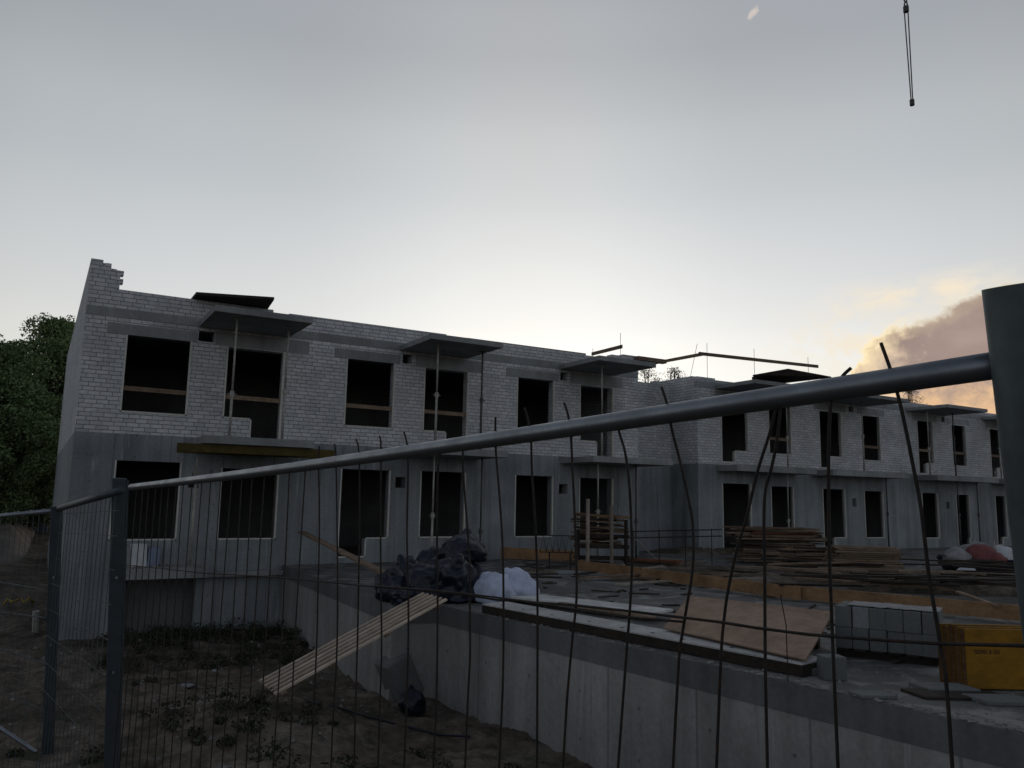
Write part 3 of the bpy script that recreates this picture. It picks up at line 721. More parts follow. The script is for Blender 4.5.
# ------------------------------------------------------------------ slatted walkway leaning on the deck corner
lo, hi = onZ(272, 688, -1.45), Vector((6.35, 12.95, .03))
lo = onY(275, 696, 11.6); hi = onY(447, 601, 11.6)
L = (hi - lo); sd = Vector((-L.y, L.x, 0)).normalized()
if sd.y < 0: sd = -sd
nn = L.cross(sd).normalized()
if nn.z < 0: nn = -nn
wk = empty('slatted_walkway', lo, 'pale slatted wooden walkway leaning from the pit onto the deck corner', 'walkway')
for i in range(6):
    o = sd * (i * .17) + nn * .03
    board('slat', lo + o, hi + o, .062, .03, 'lath', upv=nn, parent=wk)
for t in (.04, .3, .62, .93):
    c = lo + L * t; board('cleat', c - sd * .06, c + sd * .92, .09, .035, 'wood', upv=nn, parent=wk)
# broken slab leaning in the corner, and plank leaning from the house ledge
q = onD(404, 690, 12.9); ob = tag(recentre(MB().frame((q.x, q.y, h_ground(q.x, q.y) - .05), (.42, .1, .18), (-.06, .5, 0), (-.28, .05, .6)).build('concrete_slab', 'under', bevel=.03)), 'tilted slab of broken concrete in the deck corner under the walkway', 'concrete')
tag(board('plank', onY(302, 532, 20.4), onD(396, 579, 14.6), .2, .04, 'wood'), 'weathered plank sloping from the near house wall down to the black bags', 'plank')

# ------------------------------------------------------------------ boards, sheets, beams along the deck edge
def dk(u, v, z=DZ): return onZ(u, v, z)
# long panel along the edge: thick, dark flank, pale top
a, b = dk(482, 604, .04), dk(802, 664, .04)
dv = (b - a).normalized(); sv = Vector((-dv.y, dv.x, 0)); sv = sv if sv.x > 0 else -sv
pn = empty('formwork_beam', a, 'long pale plywood topped formwork beam lying along the deck edge, dark flank facing the pit', 'formwork')
L_ = (b - a).length
MB().frame(a + Vector((0, 0, -.13)), dv * L_, sv * .5, Vector((0, 0, .115))).build('flank', 'darkwood', pn)
MB().frame(a + Vector((0, 0, -.013)) - sv * .004, dv * L_, sv * .508, Vector((0, 0, .018))).build('top_sheet', 'ply_light', pn)
mb = MB()
for i in range(9):
    q = a + dv * (L_ * (.06 + .11 * i + .02 * math.sin(i * 5))) + sv * (.14 + .1 * math.sin(i * 3.1)) + Vector((0, 0, .0055))
    mb.tube([q, q + Vector((0, 0, .002))], .03, 8)
mb.build('holes', 'darkwood', pn)
for k, (p0, p1, w_, m, lab) in enumerate([((479, 591), (664, 612), .6, 'ply_light', 'pale plank lying behind the long edge panel near the white bags'),
                                      ((560, 603), (655, 618), .10, 'wood', 'narrow grey batten on the long edge panel')]):
    z = (.03, .075)[k]; q0, q1 = dk(*p0, z), dk(*p1, z)
    tag(board('plank', q0, q1, w_, .035, m), lab, 'plank')
bl, br_ = dk(664, 629, .07), dk(806, 661, .07); tl, tr = dk(690, 597, .40), dk(834, 613, .36)
slabsheet('plywood_sheet', [bl, br_, tr, tl], .02, 'plyred', 'tan plywood sheet propped up at a slant on the deck edge', 'plywood')
q0, q1 = tl.lerp(tr, .1), tl.lerp(tr, .9)
tag(board('timber', Vector((q0.x + .06, q0.y + .05, .12)), Vector((q1.x + .06, q1.y + .05, .1)), .12, .42, 'darkwood'), 'dark timber hidden behind the slanted plywood sheet', 'timber')
# two long timbers on edge
q0, q1, q2 = dk(578, 571), dk(800, 602), dk(1075, 629)
tag(board('timber', Vector((q0.x, q0.y, .05)), Vector((q1.x, q1.y, .055)), .06, .235, 'plank'), 'long orange timber on edge across the deck, left half', 'timber', 'long timbers across the deck')
tag(board('timber', Vector((q1.x + .07, q1.y + .2, .055)), Vector((q2.x, q2.y, .06)), .06, .24, 'plank'), 'long orange timber on edge across the deck, right half behind the yellow panels', 'timber', 'long timbers across the deck')
q0, q1 = dk(476, 558), dk(577, 563)
tag(board('timber', Vector((q0.x, q0.y, .1)), Vector((q1.x, q1.y, .08)), .06, .32, 'plank'), 'orange timber on edge behind the white bags', 'timber', 'long timbers across the deck')
rb = random.Random(11)
# reddish boards and low stack on deck
for i in range(5):
    q0, q1 = dk(624 + rb.uniform(-4, 6), 562 + i * 1.2), dk(676 + rb.uniform(-6, 10), 566 + i * .9)
    z = DZ + .03 + .045 * i
    board('board', Vector((q0.x, q0.y, z)), Vector((q1.x, q1.y, z + .01)), .16, .04, 'redwood' if i % 2 == 0 else 'wood', 'reddish brown board in the low pile left of the lumber heap', 'board', 'reddish boards in a low pile')
q0, q1 = onY(632, 536, 18.4), dk(658, 561)
tag(recentre(MB().tube([q0, q1], .018, 8).build('pale_pole', 'prop')), 'thin pale pole leaning down to the reddish boards', 'pole')

# block stack
e0, e1 = dk(836, 656), dk(942, 668)
bx = (e1 - e0); bl_ = bx.length; bx.normalize(); byv = Vector((-bx.y, bx.x, 0)); byv = byv if byv.x > 0 else -byv
pal = empty('pallet', e0, 'dark wooden pallet under the stack of grey concrete blocks', 'pallet')
zp = DZ
for i in range(3): MB().frame(e0 + byv * (.05 + i * .24) + Vector((0, 0, 0)), bx * bl_, byv * .09, Vector((0, 0, .08))).build('runner', 'darkwood', pal)
for i in range(6): MB().frame(e0 + bx * (bl_ * i / 6 + .01) + Vector((0, 0, .081)), bx * (bl_ / 6 - .05), byv * .62, Vector((0, 0, .02))).build('deck_board', 'darkwood', pal)
nb = 6; bw = bl_ / nb
for row in range(2):
    for rank in range(2):
        for i in range(nb):
            z = zp + .102 + row * .245; jx = rb.uniform(-.006, .006); jy = rb.uniform(-.012, .012)
            o = e0 + bx * (i * bw + .006 + jx) + byv * (rank * .3 + jy) + Vector((0, 0, z - e0.z))
            lightb = row == 1 and rank == 0 and i == 1
            ob = recentre(MB().frame(o, bx * (bw - .005), byv * .28, Vector((0, 0, .243))).build('concrete_block', 'block_light' if lightb else 'block', bevel=.008))
            if lightb: tag(ob, 'paler concrete block in the front top row of the palleted stack', 'block', 'grey concrete blocks on the pallet')
            else:
                lab = ('grey concrete block in the top row' if row else 'grey concrete block in the bottom row') + (' of the palleted stack, front side' if rank == 0 else ' of the palleted stack, rear side')
                tag(ob, lab, 'block', 'grey concrete blocks on the pallet')
mb = MB(); c_ = e0 + Vector((0, 0, zp + .102 + .49 - e0.z))
nx, ny = 24, 8; vs = []
for j in range(ny + 1):
    for i in range(nx + 1):
        q = c_ + bx * (bl_ * (.12 + .88 * i / nx)) + byv * (.03 + .05 * noise.noise(Vector((i * .6, 4, 1))) * (j == 0) + .5 * j / ny); h = .004 + .012 * (1 + noise.noise(Vector((i * .5, j * .7, 3))))
        vs.append((q.x, q.y, q.z + h))
mb.add(vs, [(j*(nx+1)+i, j*(nx+1)+i+1, (j+1)*(nx+1)+i+1, (j+1)*(nx+1)+i) for j in range(ny) for i in range(nx)])
o = mb.build('plastic_cover', 'white', smooth=True); sm_ = o.modifiers.new('thick', 'SOLIDIFY'); sm_.thickness = .006
o.data.materials.clear(); o.data.materials.append(M['greybag'])
tag(recentre(o), 'thin white plastic cover draped on top of the block stack', 'cover')
# lone block
q = dk(838, 681); rt = Vector((.9, -.43, 0)); fw = Vector((.43, .9, 0))
tag(recentre(MB().frame(q - rt * .13, rt * .235, fw * .2, Vector((0, 0, .235))).build('concrete_block', 'block', bevel=.01)), 'single concrete block standing alone at the deck edge', 'block')
q = dk(812, 676); tag(recentre(MB().frame(q, rt * .3, fw * .12, Vector((0, 0, .07))).build('concrete_piece', 'block', bevel=.012)), 'low grey kerb piece beside the lone concrete block', 'concrete')
# short timber peg and thin rod near it
q = dk(795, 668); tag(recentre(MB().frame(q, rt * .05, fw * .05, Vector((0, 0, .2))).build('peg', 'wood')), 'short wooden peg in front of the plywood sheet', 'peg')
q = dk(788, 682); tag(recentre(MB().tube([q, q + Vector((.02, .02, .55)), q + Vector((-.01, .06, .86))], .006, 6).build('starter_bar', 'rod')), 'thin upright starter bar before the plywood sheet', 'rod')

# yellow formwork panels standing on edge
fr = Vector((.863, -.50, 0)).normalized(); bk = Vector((.30, .95, 0)).normalized(); org = dk(968.5, 690.5)
for i in range(5):
    o = org + bk * (.006 + i * .062) + fr * (-.012 * i) + Vector((0, 0, .015)); W_ = 1.15; H_ = .575 + .012 * ((i * 7) % 3)
    y = empty('upright_formwork', o, ['yellow formwork panel with dark stencil marks, frontmost of the upright row', 'yellow formwork panel second from the front of the upright row', 'yellow formwork panel in the middle of the upright row', 'yellow formwork panel fourth from the front of the upright row', 'yellow formwork panel at the back of the upright row'][i], 'formwork', 'yellow formwork panels')
    MB().frame(o, fr * W_, bk * .027, Vector((0, 0, H_))).build('sheet', 'yellow', y, bevel=.003)
    MB().frame(o + bk * .028, fr * .06, bk * .03, Vector((0, 0, H_ - .02))).build('batten', 'darkwood', y)
    MB().frame(o + bk * .028 + fr * .06 + Vector((0, 0, H_ - .08)), fr * (W_ - .06), bk * .03, Vector((0, 0, .06))).build('batten', 'wood', y)
    MB().frame(o - fr * .004 + Vector((0, 0, .004)) + bk * .001, fr * .0035, bk * .056, Vector((0, 0, H_ - .01))).build('edge_strip', 'edgewood', y)
    if i == 0:
        cu = bpy.data.curves.new('stencil_text', 'FONT'); cu.body = '0090 3-50'; cu.size = .062; cu.extrude = .0006; cu.materials.append(M['ink'])
        t = bpy.data.objects.new('stencil_text', cu); COL.objects.link(t); t.parent = y
        nrm = fr.cross(Vector((0, 0, 1)));  nrm = -nrm if nrm.dot(bk) > 0 else nrm
        t.matrix_local = Matrix(((fr.x, 0, nrm.x, 0), (fr.y, 0, nrm.y, 0), (0, 1, 0, 0), (0, 0, 0, 1)))
        t.location = fr * .085 + nrm * .003 + Vector((0, 0, .335))
        bpy.context.view_layer.update(); dg = bpy.context.evaluated_depsgraph_get(); tm = bpy.data.meshes.new_from_object(t.evaluated_get(dg))
        t2 = bpy.data.objects.new('stencil_marks', tm); COL.objects.link(t2); t2.parent = y; t2.matrix_local = t.matrix_local.copy(); bpy.data.objects.remove(t)
# paving scraps under and before the panels
for k, (u, v, w_, d_, h_, m, lab) in enumerate([(862, 699, .34, .22, .035, 'block', 'thin concrete scrap on the deck edge'), (926, 700, .85, .35, .03, 'darkwood', 'dark flat board under the front of the yellow panels'),
        (930, 694, .5, .3, .05, 'block', 'grey slab scrap before the yellow panels'), (988, 706, .5, .32, .04, 'block', 'concrete slab scrap under the yellow panels at the right edge')]):
    q = dk(u, v); z0 = DZ if k != 2 else DZ + .0
    tag(recentre(MB().frame((q.x, q.y, z0), fr * w_, bk * d_, Vector((0, 0, h_))).build('scrap_slab', m, bevel=.008)), lab, 'scrap')
tag(board('batten', dk(958, 609) + Vector((0,0,.3)), dk(998, 622) + Vector((0,0,.25)), .08, .035, 'wood'), 'grey batten slanting down behind the yellow panels', 'batten')
# ------------------------------------------------------------------ lumber heaps
hd = Vector((.80, -.60, 0)).normalized(); hs = Vector((.60, .80, 0))
def heap(u, v, n, lx, rows, seed, messy, label, group):
    rn = random.Random(seed); c = dk(u, v); k = 0
    for i in range(n):
        r = i // rows; col = i % rows
        z = DZ + .03 + r * .05 + (rn.uniform(0, .02) if messy else 0)
        off = hs * ((col - rows / 2) * .19 + rn.uniform(-.04, .04)) + hd * rn.uniform(-.3, .3) * (1 if messy else .35)
        tilt = rn.uniform(-.14, .14) if messy else rn.uniform(-.02, .02); ang = rn.uniform(-.22, .22) if messy else rn.uniform(-.03, .03)
        d = (hd + hs * ang).normalized(); ll = lx * rn.uniform(.6, 1.0) if messy else lx * rn.uniform(.94, 1.0)
        p0 = c + off - d * ll / 2; p1 = c + off + d * ll / 2; p0.z = z - tilt * .18 + .06 * messy; p1.z = z + tilt * .18 + .06 * messy
        board('board', p0, p1, rn.choice((.1, .14, .17)), .04, rn.choice(('wood', 'wood', 'wood', 'darkwood', 'redwood' if rn.random() < .25 else 'wood')) if messy else rn.choice(('wood', 'wood', 'ply' if rn.random() < .3 else 'wood')), label, 'board', group)
heap(778, 563, 100, 2.7, 5, 5, True, 'weathered board in the messy lumber heap before the far house', 'boards in the messy lumber heap')
heap(863, 579, 78, 1.5, 5, 8, False, 'brown board in the neat stack right of the messy lumber heap', 'boards in the neat stack')
heap(822, 572, 46, 2.2, 4, 17, True, 'brown board in the tumbled middle heap of lumber', 'boards in the middle heap')
rn = random.Random(33)
for i in range(44):
    u, v = rn.uniform(800, 1030), rn.uniform(576, 604); q = dk(u, v); a_ = rn.uniform(-.5, .35); d = (hd + hs * a_).normalized() * rn.uniform(.4, 1.5); z = .12 + rn.uniform(0, .22)
    board('board', (q.x - d.x, q.y - d.y, z + rn.uniform(-.05, .1)), (q.x + d.x, q.y + d.y, z + rn.uniform(-.05, .1)), rn.uniform(.08, .2), .04, rn.choice(('darkwood', 'darkwood', 'wood')), 'stray board strewn over the dark soil heaps on the deck', 'board', 'stray boards on the soil heaps')
for i in range(30):
    u, v = rn.uniform(520, 760), rn.uniform(562, 588); q = dk(u, v); a_ = rn.uniform(-.9, .9); d = (hd + hs * a_).normalized() * rn.uniform(.2, .9)
    board('board', (q.x - d.x, q.y - d.y, DZ + .06), (q.x + d.x, q.y + d.y, DZ + rn.uniform(.06, .14)), rn.uniform(.06, .18), .035, rn.choice(('darkwood', 'wood', 'ply')), 'loose board lying on the deck behind the edge planks', 'board', 'loose boards on the deck')
# ------------------------------------------------------------------ timber rack by the near house's right end
k0 = dk(580, 566); rk = empty('timber_rack', k0, 'crate-like timber rack with two pale poles, before the right end of the near house', 'rack')
rx_ = Vector((.86, -.5, 0)); ry_ = Vector((.5, .86, 0))
def rkp(u, v, dq): return onD(u, v, dq)
for u, vt, pm in ((587.5, 499, 'ply'), (611.5, 505, 'ply'), (578, 530, 'darkwood'), (626, 520, 'darkwood')):
    p = onD(u, 566, 21.5); q = onD(u + (621-u) * -.0, vt, 21.5)
    MB().box(p.x - .032, p.x + .032, p.y - .04, p.y + .04, DZ, q.z).build('post', pm, rk)
b0, b1 = onD(576, 566, 21.6), onD(629, 566, 21.6)
for z in (.15, .45, .72): board('rail', (b0.x, b0.y, z), (b1.x, b1.y, z), .03, .1, 'darkwood', parent=rk)
for j, z in enumerate((.1, .4, .7)):
    c = (b0 + b1) / 2 + ry_ * .7; board('shelf', (b0.x + ry_.x*.5, b0.y + ry_.y*.5, z), (b1.x + ry_.x*.5, b1.y + ry_.y*.5, z), .8, .03, 'darkwood', parent=rk)
rn = random.Random(21)
for i in range(34):
    t0_, t1_ = sorted((rn.uniform(-.1, .35), rn.uniform(.55, 1.08))); dd = rn.uniform(.1, .85)
    z = (.78 + .022 * (i - 10)) if i >= 10 else .46 + .02 * i
    p0 = b0.lerp(b1, t0_) + ry_ * dd; p1 = b0.lerp(b1, t1_) + ry_ * (dd + rn.uniform(-.2, .2))
    p0.z = z + rn.uniform(-.06, .08); p1.z = z + rn.uniform(-.08, .06)
    board('timber_offcut', p0, p1, rn.uniform(.06, .12), .04, rn.choice(('wood', 'plank', 'darkwood', 'wood')), 'timber offcut piled in the rack before the near house', 'offcut', 'offcuts piled in the timber rack')
# lattice girder left of it
mb = MB(); g0, g1 = onD(540, 552, 20.2), onD(578, 553, 20.2)
top_ = Vector((0, 0, .42))
for s_ in (0, 1): mb.tube([g0 + top_ * s_, g1 + top_ * s_], .012, 6)
for i in range(6):
    a_, b_ = g0.lerp(g1, i / 6), g0.lerp(g1, (i + 1) / 6); m_ = (a_ + b_) / 2 + top_
    mb.tube([a_, m_, b_], .010, 6)
for s_ in (.25, .8): c_ = g0.lerp(g1, s_); mb.tube([Vector((c_.x, c_.y, DZ)), c_], .02, 6)
tag(recentre(mb.build('lattice_girder', 'rod')), 'rusty zigzag lattice girder under the window left of the timber rack', 'girder')
mb = MB(); g0, g1 = onD(628, 538, 21.5), onD(722, 536, 21.5)
for z in (0, .17): mb.tube([g0 + Vector((0, 0, z)), g1 + Vector((0, 0, z))], .016, 6)
for i in range(4): c_ = g0.lerp(g1, (i + .2) / 3.6); mb.tube([Vector((c_.x, c_.y, DZ)), c_ + Vector((0, 0, .2))], .014, 6)
tag(recentre(mb.build('low_rail', 'rod')), 'low dark rod rail in front of the link wall', 'rail')

# ------------------------------------------------------------------ mortar tub with sacks
c = dk(978, 571); tu = empty('mortar_tub', c, 'black mortar tub on the deck before the far house, heaped with sacks', 'tub')
hu = Vector((.86, -.5, 0)); hv = Vector((.5, .86, 0)); mb = MB()
def ring(s1, s2, z): return [c + hu * (a * s1) + hv * (b * s2) + Vector((0, 0, z)) for a, b in ((-1, -1), (1, -1), (1, 1), (-1, 1))]
vs = ring(.78, .42, .0) + ring(.92, .52, .36) + ring(.87, .47, .36) + ring(.74, .38, .06)
fs = [(3, 2, 1, 0), (12, 13, 14, 15)]
for k in range(3): fs += [(k*4+i, k*4+(i+1) % 4, k*4+4+(i+1) % 4, k*4+4+i) for i in range(4)]
mb.add(vs, fs).build('body', 'bag', tu, bevel=.015)
for s_ in (-1, 1): MB().tube([c + hu * 0.90 * s_ + hv * -.2 + Vector((0,0,.34)), c + hu * 1.02 * s_ + hv * -.2 + Vector((0,0,.41)), c + hu * 1.02 * s_ + hv * .2 + Vector((0,0,.41)), c + hu * 0.90 * s_ + hv * .2 + Vector((0,0,.34))], .018, 6).build('handle', 'rod', tu)
for i, (a, b, s1, s2, m, lab) in enumerate([(-.62, -.1, .42, .20, 'greybag', 'grey sack at the left end of the mortar tub'), (-.02, -.18, .36, .24, 'redbag', 'red sack in the middle of the mortar tub'),
        (.1, .25, .5, .26, 'greybag', 'grey sack at the back of the mortar tub'), (.36, -.2, .26, .16, 'redbag', 'smaller red sack right of the middle one in the tub'), (.72, .0, .30, .22, 'white', 'white sack at the right end of the mortar tub')]):
    q = c + hu * a + hv * b; blob('sack', (q.x, q.y, DZ + .22), s1 * 1.3, .36, s2 * 1.45, m, 40 + i, lab, 'sack', 'sacks in the mortar tub', .25, False, sub=3)
q = dk(966, 577); blob('plastic_scrap', (q.x, q.y, DZ), .32, .25, .2, 'white', 51, 'white scrap of plastic on the dark soil before the mortar tub', 'scrap', None, .35, True, .05, sub=3)
q = dk(1015, 590); blob('plastic_scrap', (q.x, q.y, DZ), .22, .18, .08, 'white', 53, 'small white scrap on the soil at the right edge', 'scrap', None, .35, False, .05, sub=3)
mb = MB(); q = dk(996, 572)
for s1 in (-.16, .16): mb.tube([q + hu * s1, q + Vector((0, 0, .85))], .014, 6)
mb.tube([q - hv * .2, q + Vector((0, 0, .85))], .014, 6)
tag(recentre(mb.build('tripod', 'prop')), 'thin grey tripod standing in front of the mortar tub', 'tripod')

# ------------------------------------------------------------------ soil heaps and rubble on the deck
def soilheap(u, v, lx, ly, h, seed, label):
    c = dk(u, v); n = 40; mb = MB(); vs = []
    for j in range(n + 1):
        for i in range(n + 1):
            a, b = -1 + 2 * i / n, -1 + 2 * j / n; rr_ = min(1, math.sqrt(a*a + b*b)); e = (1 - rr_ * rr_)
            z = h * e * (.75 + .5 * noise.fractal(Vector((a * 3 + seed, b * 3, 0)), 1, 2, 4)) + .05 * e * noise.fractal(Vector((a * 9, b * 9, seed)), 1, 2, 3)
            p = c + hu * (a * lx) + hv * (b * ly); vs.append((p.x, p.y, DZ + (max(z, .0) if e > 0 else -.05) - .003))
    mb.add(vs, [(j*(n+1)+i, j*(n+1)+i+1, (j+1)*(n+1)+i+1, (j+1)*(n+1)+i) for j in range(n) for i in range(n)])
    o = recentre(mb.build('soil_heap', 'soil', smooth=True)); tag(o, label, 'soil heap', None, 'thing')
soilheap(880, 583, 4.2, 1.1, .34, 1, 'long low heap of dark soil in front of the neat board stack')
soilheap(985, 592, 3.0, .9, .42, 2, 'dark soil heap right of the long one, under the white plastic scraps')
soilheap(790, 573, 6.0, 2.0, .13, 6, 'wide thin spread of dark soil between the long timber and the lumber heaps')
soilheap(640, 572, 3.0, 1.2, .09, 8, 'thin patch of dark soil on the deck behind the white bags')
soilheap(700, 553, 2.2, .8, .22, 4, 'low soil heap before the link wall')
mb = MB(); rn = random.Random(5)
def stone(mb, p, r):
    vs = []; 
    for a in ((1,0,0),(-1,0,0),(0,1,0),(0,-1,0),(0,0,1),(0,0,-1)):
        vs.append(Vector(p) + Vector(a) * r * rn.uniform(.5, 1.2) + Vector((rn.uniform(-.3,.3), rn.uniform(-.3,.3), rn.uniform(-.2,.2))) * r)
    mb.add(vs, [(0,2,4),(2,1,4),(1,3,4),(3,0,4),(2,0,5),(1,2,5),(3,1,5),(0,3,5)])
for i in range(900):
    x, y = rn.uniform(-1.5, 6.2), rn.uniform(6, 20); 
    if x > 5.3 + (12.7 - y) * .12 and y < 13: continue
    stone(mb, (x, y, h_ground(x, y)), rn.choice((.012, .016, .02, .03, .045)) * rn.uniform(.7, 1.5))
for i in range(500):
    y = rn.uniform(3.8, 12.5); x = 6.05 + (12.4 - y) * .12 + abs(rn.gauss(0, 1.3)); stone(mb, (x, y, DZ), rn.choice((.01, .014, .02, .03)))
for i in range(200): stone(mb, (rn.uniform(9, 22), rn.uniform(8, 18), DZ), rn.choice((.02, .03, .05)))
for i in range(420):
    y = rn.uniform(3.0, 12.4); x = 5.99 + (12.4 - y) * .118 + abs(rn.gauss(0, .10)) + .03; q = rn.choice((.012, .02, .03, .045)); n0 = len(mb.v); stone(mb, (x, y, 0), q)
    mb.v[n0:] = [(a, b_, DZ + .004 + max(-.003, (c_) * .35)) for a, b_, c_ in mb.v[n0:]]
tag(mb.build('rubble', 'rubble'), 'loose stones and rubble', None, None, 'stuff')
mb = MB()
for i in range(110):
    y = rn.uniform(4.0, 19); x = 8.3 + (12.4 - y) * .1 + abs(rn.gauss(0, 2.5)) if y < 12.4 else rn.uniform(8.2, 14); a = rn.uniform(0, 3.14); l = rn.choice((.06, .1, .16, .3)); d = Vector((math.cos(a), math.sin(a), rn.uniform(-.05, .05))) * l
    p = Vector((x, y, DZ + .02)); mb.bar(p - d, p + d, rn.uniform(.03, .08), .02)
tag(mb.build('wood_litter', 'darkwood'), 'scattered splinters and offcuts of wood', None, None, 'stuff')
# loose flat sheets on the deck
for (u, v, lx, ly, m, lab) in [(545, 574, 2.4, .8, 'slab', 'pale board lying flat behind the white bags'), (690, 583, 2.2, .9, 'darkwood', 'dark flat sheet on the deck beyond the slanted plywood'), (640, 580, .7, .35, 'redwood', 'small brown scrap board left of the dark flat sheet'),
                              (745, 577, 2.4, 1.0, 'slab', 'grey flat sheet before the messy lumber heap')]:
    q = dk(u, v); tag(recentre(MB().frame((q.x, q.y, DZ + .004), hu * lx, hv * ly, Vector((0, 0, .03))).build('flat_sheet', m)), lab, 'sheet')

# ------------------------------------------------------------------ left porch clutter
for k, (u, v0, w_, h_, m, lab) in enumerate([(139, 561, .34, .52, 'white', 'white foam block standing on the near house porch slab'), (129, 561, .28, .45, 'greybag', 'pale wrapped bundle left of the white foam block'), (153, 560, .26, .44, 'bluegrey', 'blue grey board leaning by the white foam block')]):
    q = onY(u, v0, 20.4); ob = recentre(MB().frame((q.x - w_/2, 20.35 + .02 * k, -.026), (w_, .02, 0), (0, .22, 0), (.03 * (k - 1), .02, h_)).build(['foam_block', 'wrapped_bundle', 'board'][k], m, bevel=.02)); tag(ob, lab, ['foam block', 'bundle', 'board'][k])
mb = MB(); rn = random.Random(9)
for i in range(60): stone(mb, (rn.uniform(1.75, 3.6), rn.uniform(19.9, 20.6), -.02), rn.uniform(.02, .07))
tag(mb.build('porch_rubble', 'rubble'), 'rubble on the porch slab', None, None, 'stuff')
# hose on the ground
pts = [onZ(u, v, -1.5) for u, v in ((190, 675), (215, 690), (240, 696), (270, 698), (300, 700), (340, 704), (370, 712), (410, 720), (440, 724), (470, 729))]
pts = [Vector((p.x, p.y, h_ground(p.x, p.y) + .02)) for p in pts]
tag(recentre(MB().tube(pts, .016, 6).build('hose', 'bag', smooth=True)), 'thin black hose snaking over the dirt below the walkway', 'hose')
for k, (u, v, r_, m, lab) in enumerate([(262, 726, .14, 'greybag', 'pale scrap of sacking on the dirt in the lower left'), (186, 676, .14, 'greybag', 'whitish plastic strip on the dirt below the near house'), (215, 664, .09, 'greybag', 'small pale stone like scrap below the near house wall'), (573, 763, .16, 'greybag', 'pale stone lump at the foot of the garage wall')]):
    q = onZ(u, v, -1.45); g = h_ground(q.x, q.y); blob('scrap', (q.x, q.y, g - .02), r_, r_ * .6, r_ * .3, m, 60 + k, lab, 'scrap', None, .3, False, sub=3)
# marker post at the left
q = onD(35, 640, 18.5); tag(recentre(MB().tube([Vector((q.x, q.y, h_ground(q.x, q.y) - .05)), onD(36, 611, 18.5)], .075, 12).build('marker_post', 'prop', bevel=.01)), 'short pale concrete marker post left of the near house', 'post')
q = onD(20, 586, 22); mb = MB().tube([Vector((q.x - .35 + .1 * i, q.y + .1 * math.sin(i * 2.1), h_ground(q.x, q.y) + .05 + .16 * abs(math.sin(i * 1.3)))) for i in range(8)], .035, 6); tag(recentre(mb.build('plastic_tape', 'yellowscrap', smooth=True)), 'crumpled yellow plastic tape on the ground at the far left', 'tape')
# bank with pipe
mb = MB(); n = 30; vs = []
for j in range(n + 1):
    for i in range(n + 1):
        x = -14 + 14.2 * i / n; y = 36 + 12 * j / n; f = math.sin(math.pi * min(1, j / n * 1.0)) * smooth01(0, .08, i / n) * (1 - smooth01(.93, 1, i / n))
        vs.append((x, y, h_ground(x, y) - .05 + 1.5 * f * (.8 + .3 * noise.fractal(Vector((x * .5, y * .5, 0)), 1, 2, 4))))
mb.add(vs, [(j*(n+1)+i, j*(n+1)+i+1, (j+1)*(n+1)+i+1, (j+1)*(n+1)+i) for j in range(n) for i in range(n)])
tag(mb.build('earth_bank', 'sandbank', smooth=True), None, None, None, 'structure')
q = onD(8, 545, 36); blob('boulder', (q.x, q.y, q.z - .3), 1.0, .6, .45, 'greybag', 81, 'pale rounded boulder on the bank at the far left', 'boulder', None, .3, False, sub=3)
q = onD(40, 545, 38); tag(recentre(MB().box(q.x - .5, q.x + .25, q.y, q.y + .8, -.5, q.z + 1.0).build('container', 'bluegrey', bevel=.02)), 'pale blue grey site box beside the near house corner', 'box')

# ------------------------------------------------------------------ vegetation
import numpy as np
def leaves(rng, centres, radii, per, size, squash=.8):
    V = []; Fs = []
    cs = np.repeat(np.array(centres), per, 0); rs = np.repeat(np.array(radii), per)
    n = len(cs); d = rng.normal(size=(n, 3)); d /= np.linalg.norm(d, axis=1)[:, None]
    p = cs + d * (rs * rng.uniform(.25, 1.0, n) ** .6)[:, None] * np.array([1, 1, squash])
    a = rng.normal(size=(n, 3)); a /= np.linalg.norm(a, axis=1)[:, None]
    b = np.cross(a, rng.normal(size=(n, 3))); b /= np.linalg.norm(b, axis=1)[:, None]
    s = (size * rng.uniform(.6, 1.4, n))[:, None]
    V = np.stack([p - a*s, p + b*s*.55, p + a*s, p - b*s*.55], 1).reshape(-1, 3)
    return V, np.arange(4 * n).reshape(-1, 4)
def npmesh(name, V, Fq, mat, parent):
    me = bpy.data.meshes.new(name); me.vertices.add(len(V)); me.vertices.foreach_set('co', V.astype(np.float32).ravel())
    me.loops.add(Fq.size); me.loops.foreach_set('vertex_index', Fq.astype(np.int32).ravel())
    me.polygons.add(len(Fq)); me.polygons.foreach_set('loop_start', np.arange(0, Fq.size, 4, dtype=np.int32)); me.polygons.foreach_set('loop_total', np.full(len(Fq), 4, np.int32))
    me.update(); me.materials.append(M[mat]); o = bpy.data.objects.new(name, me); COL.objects.link(o); o.parent = parent; o.location = -parent.location; return o
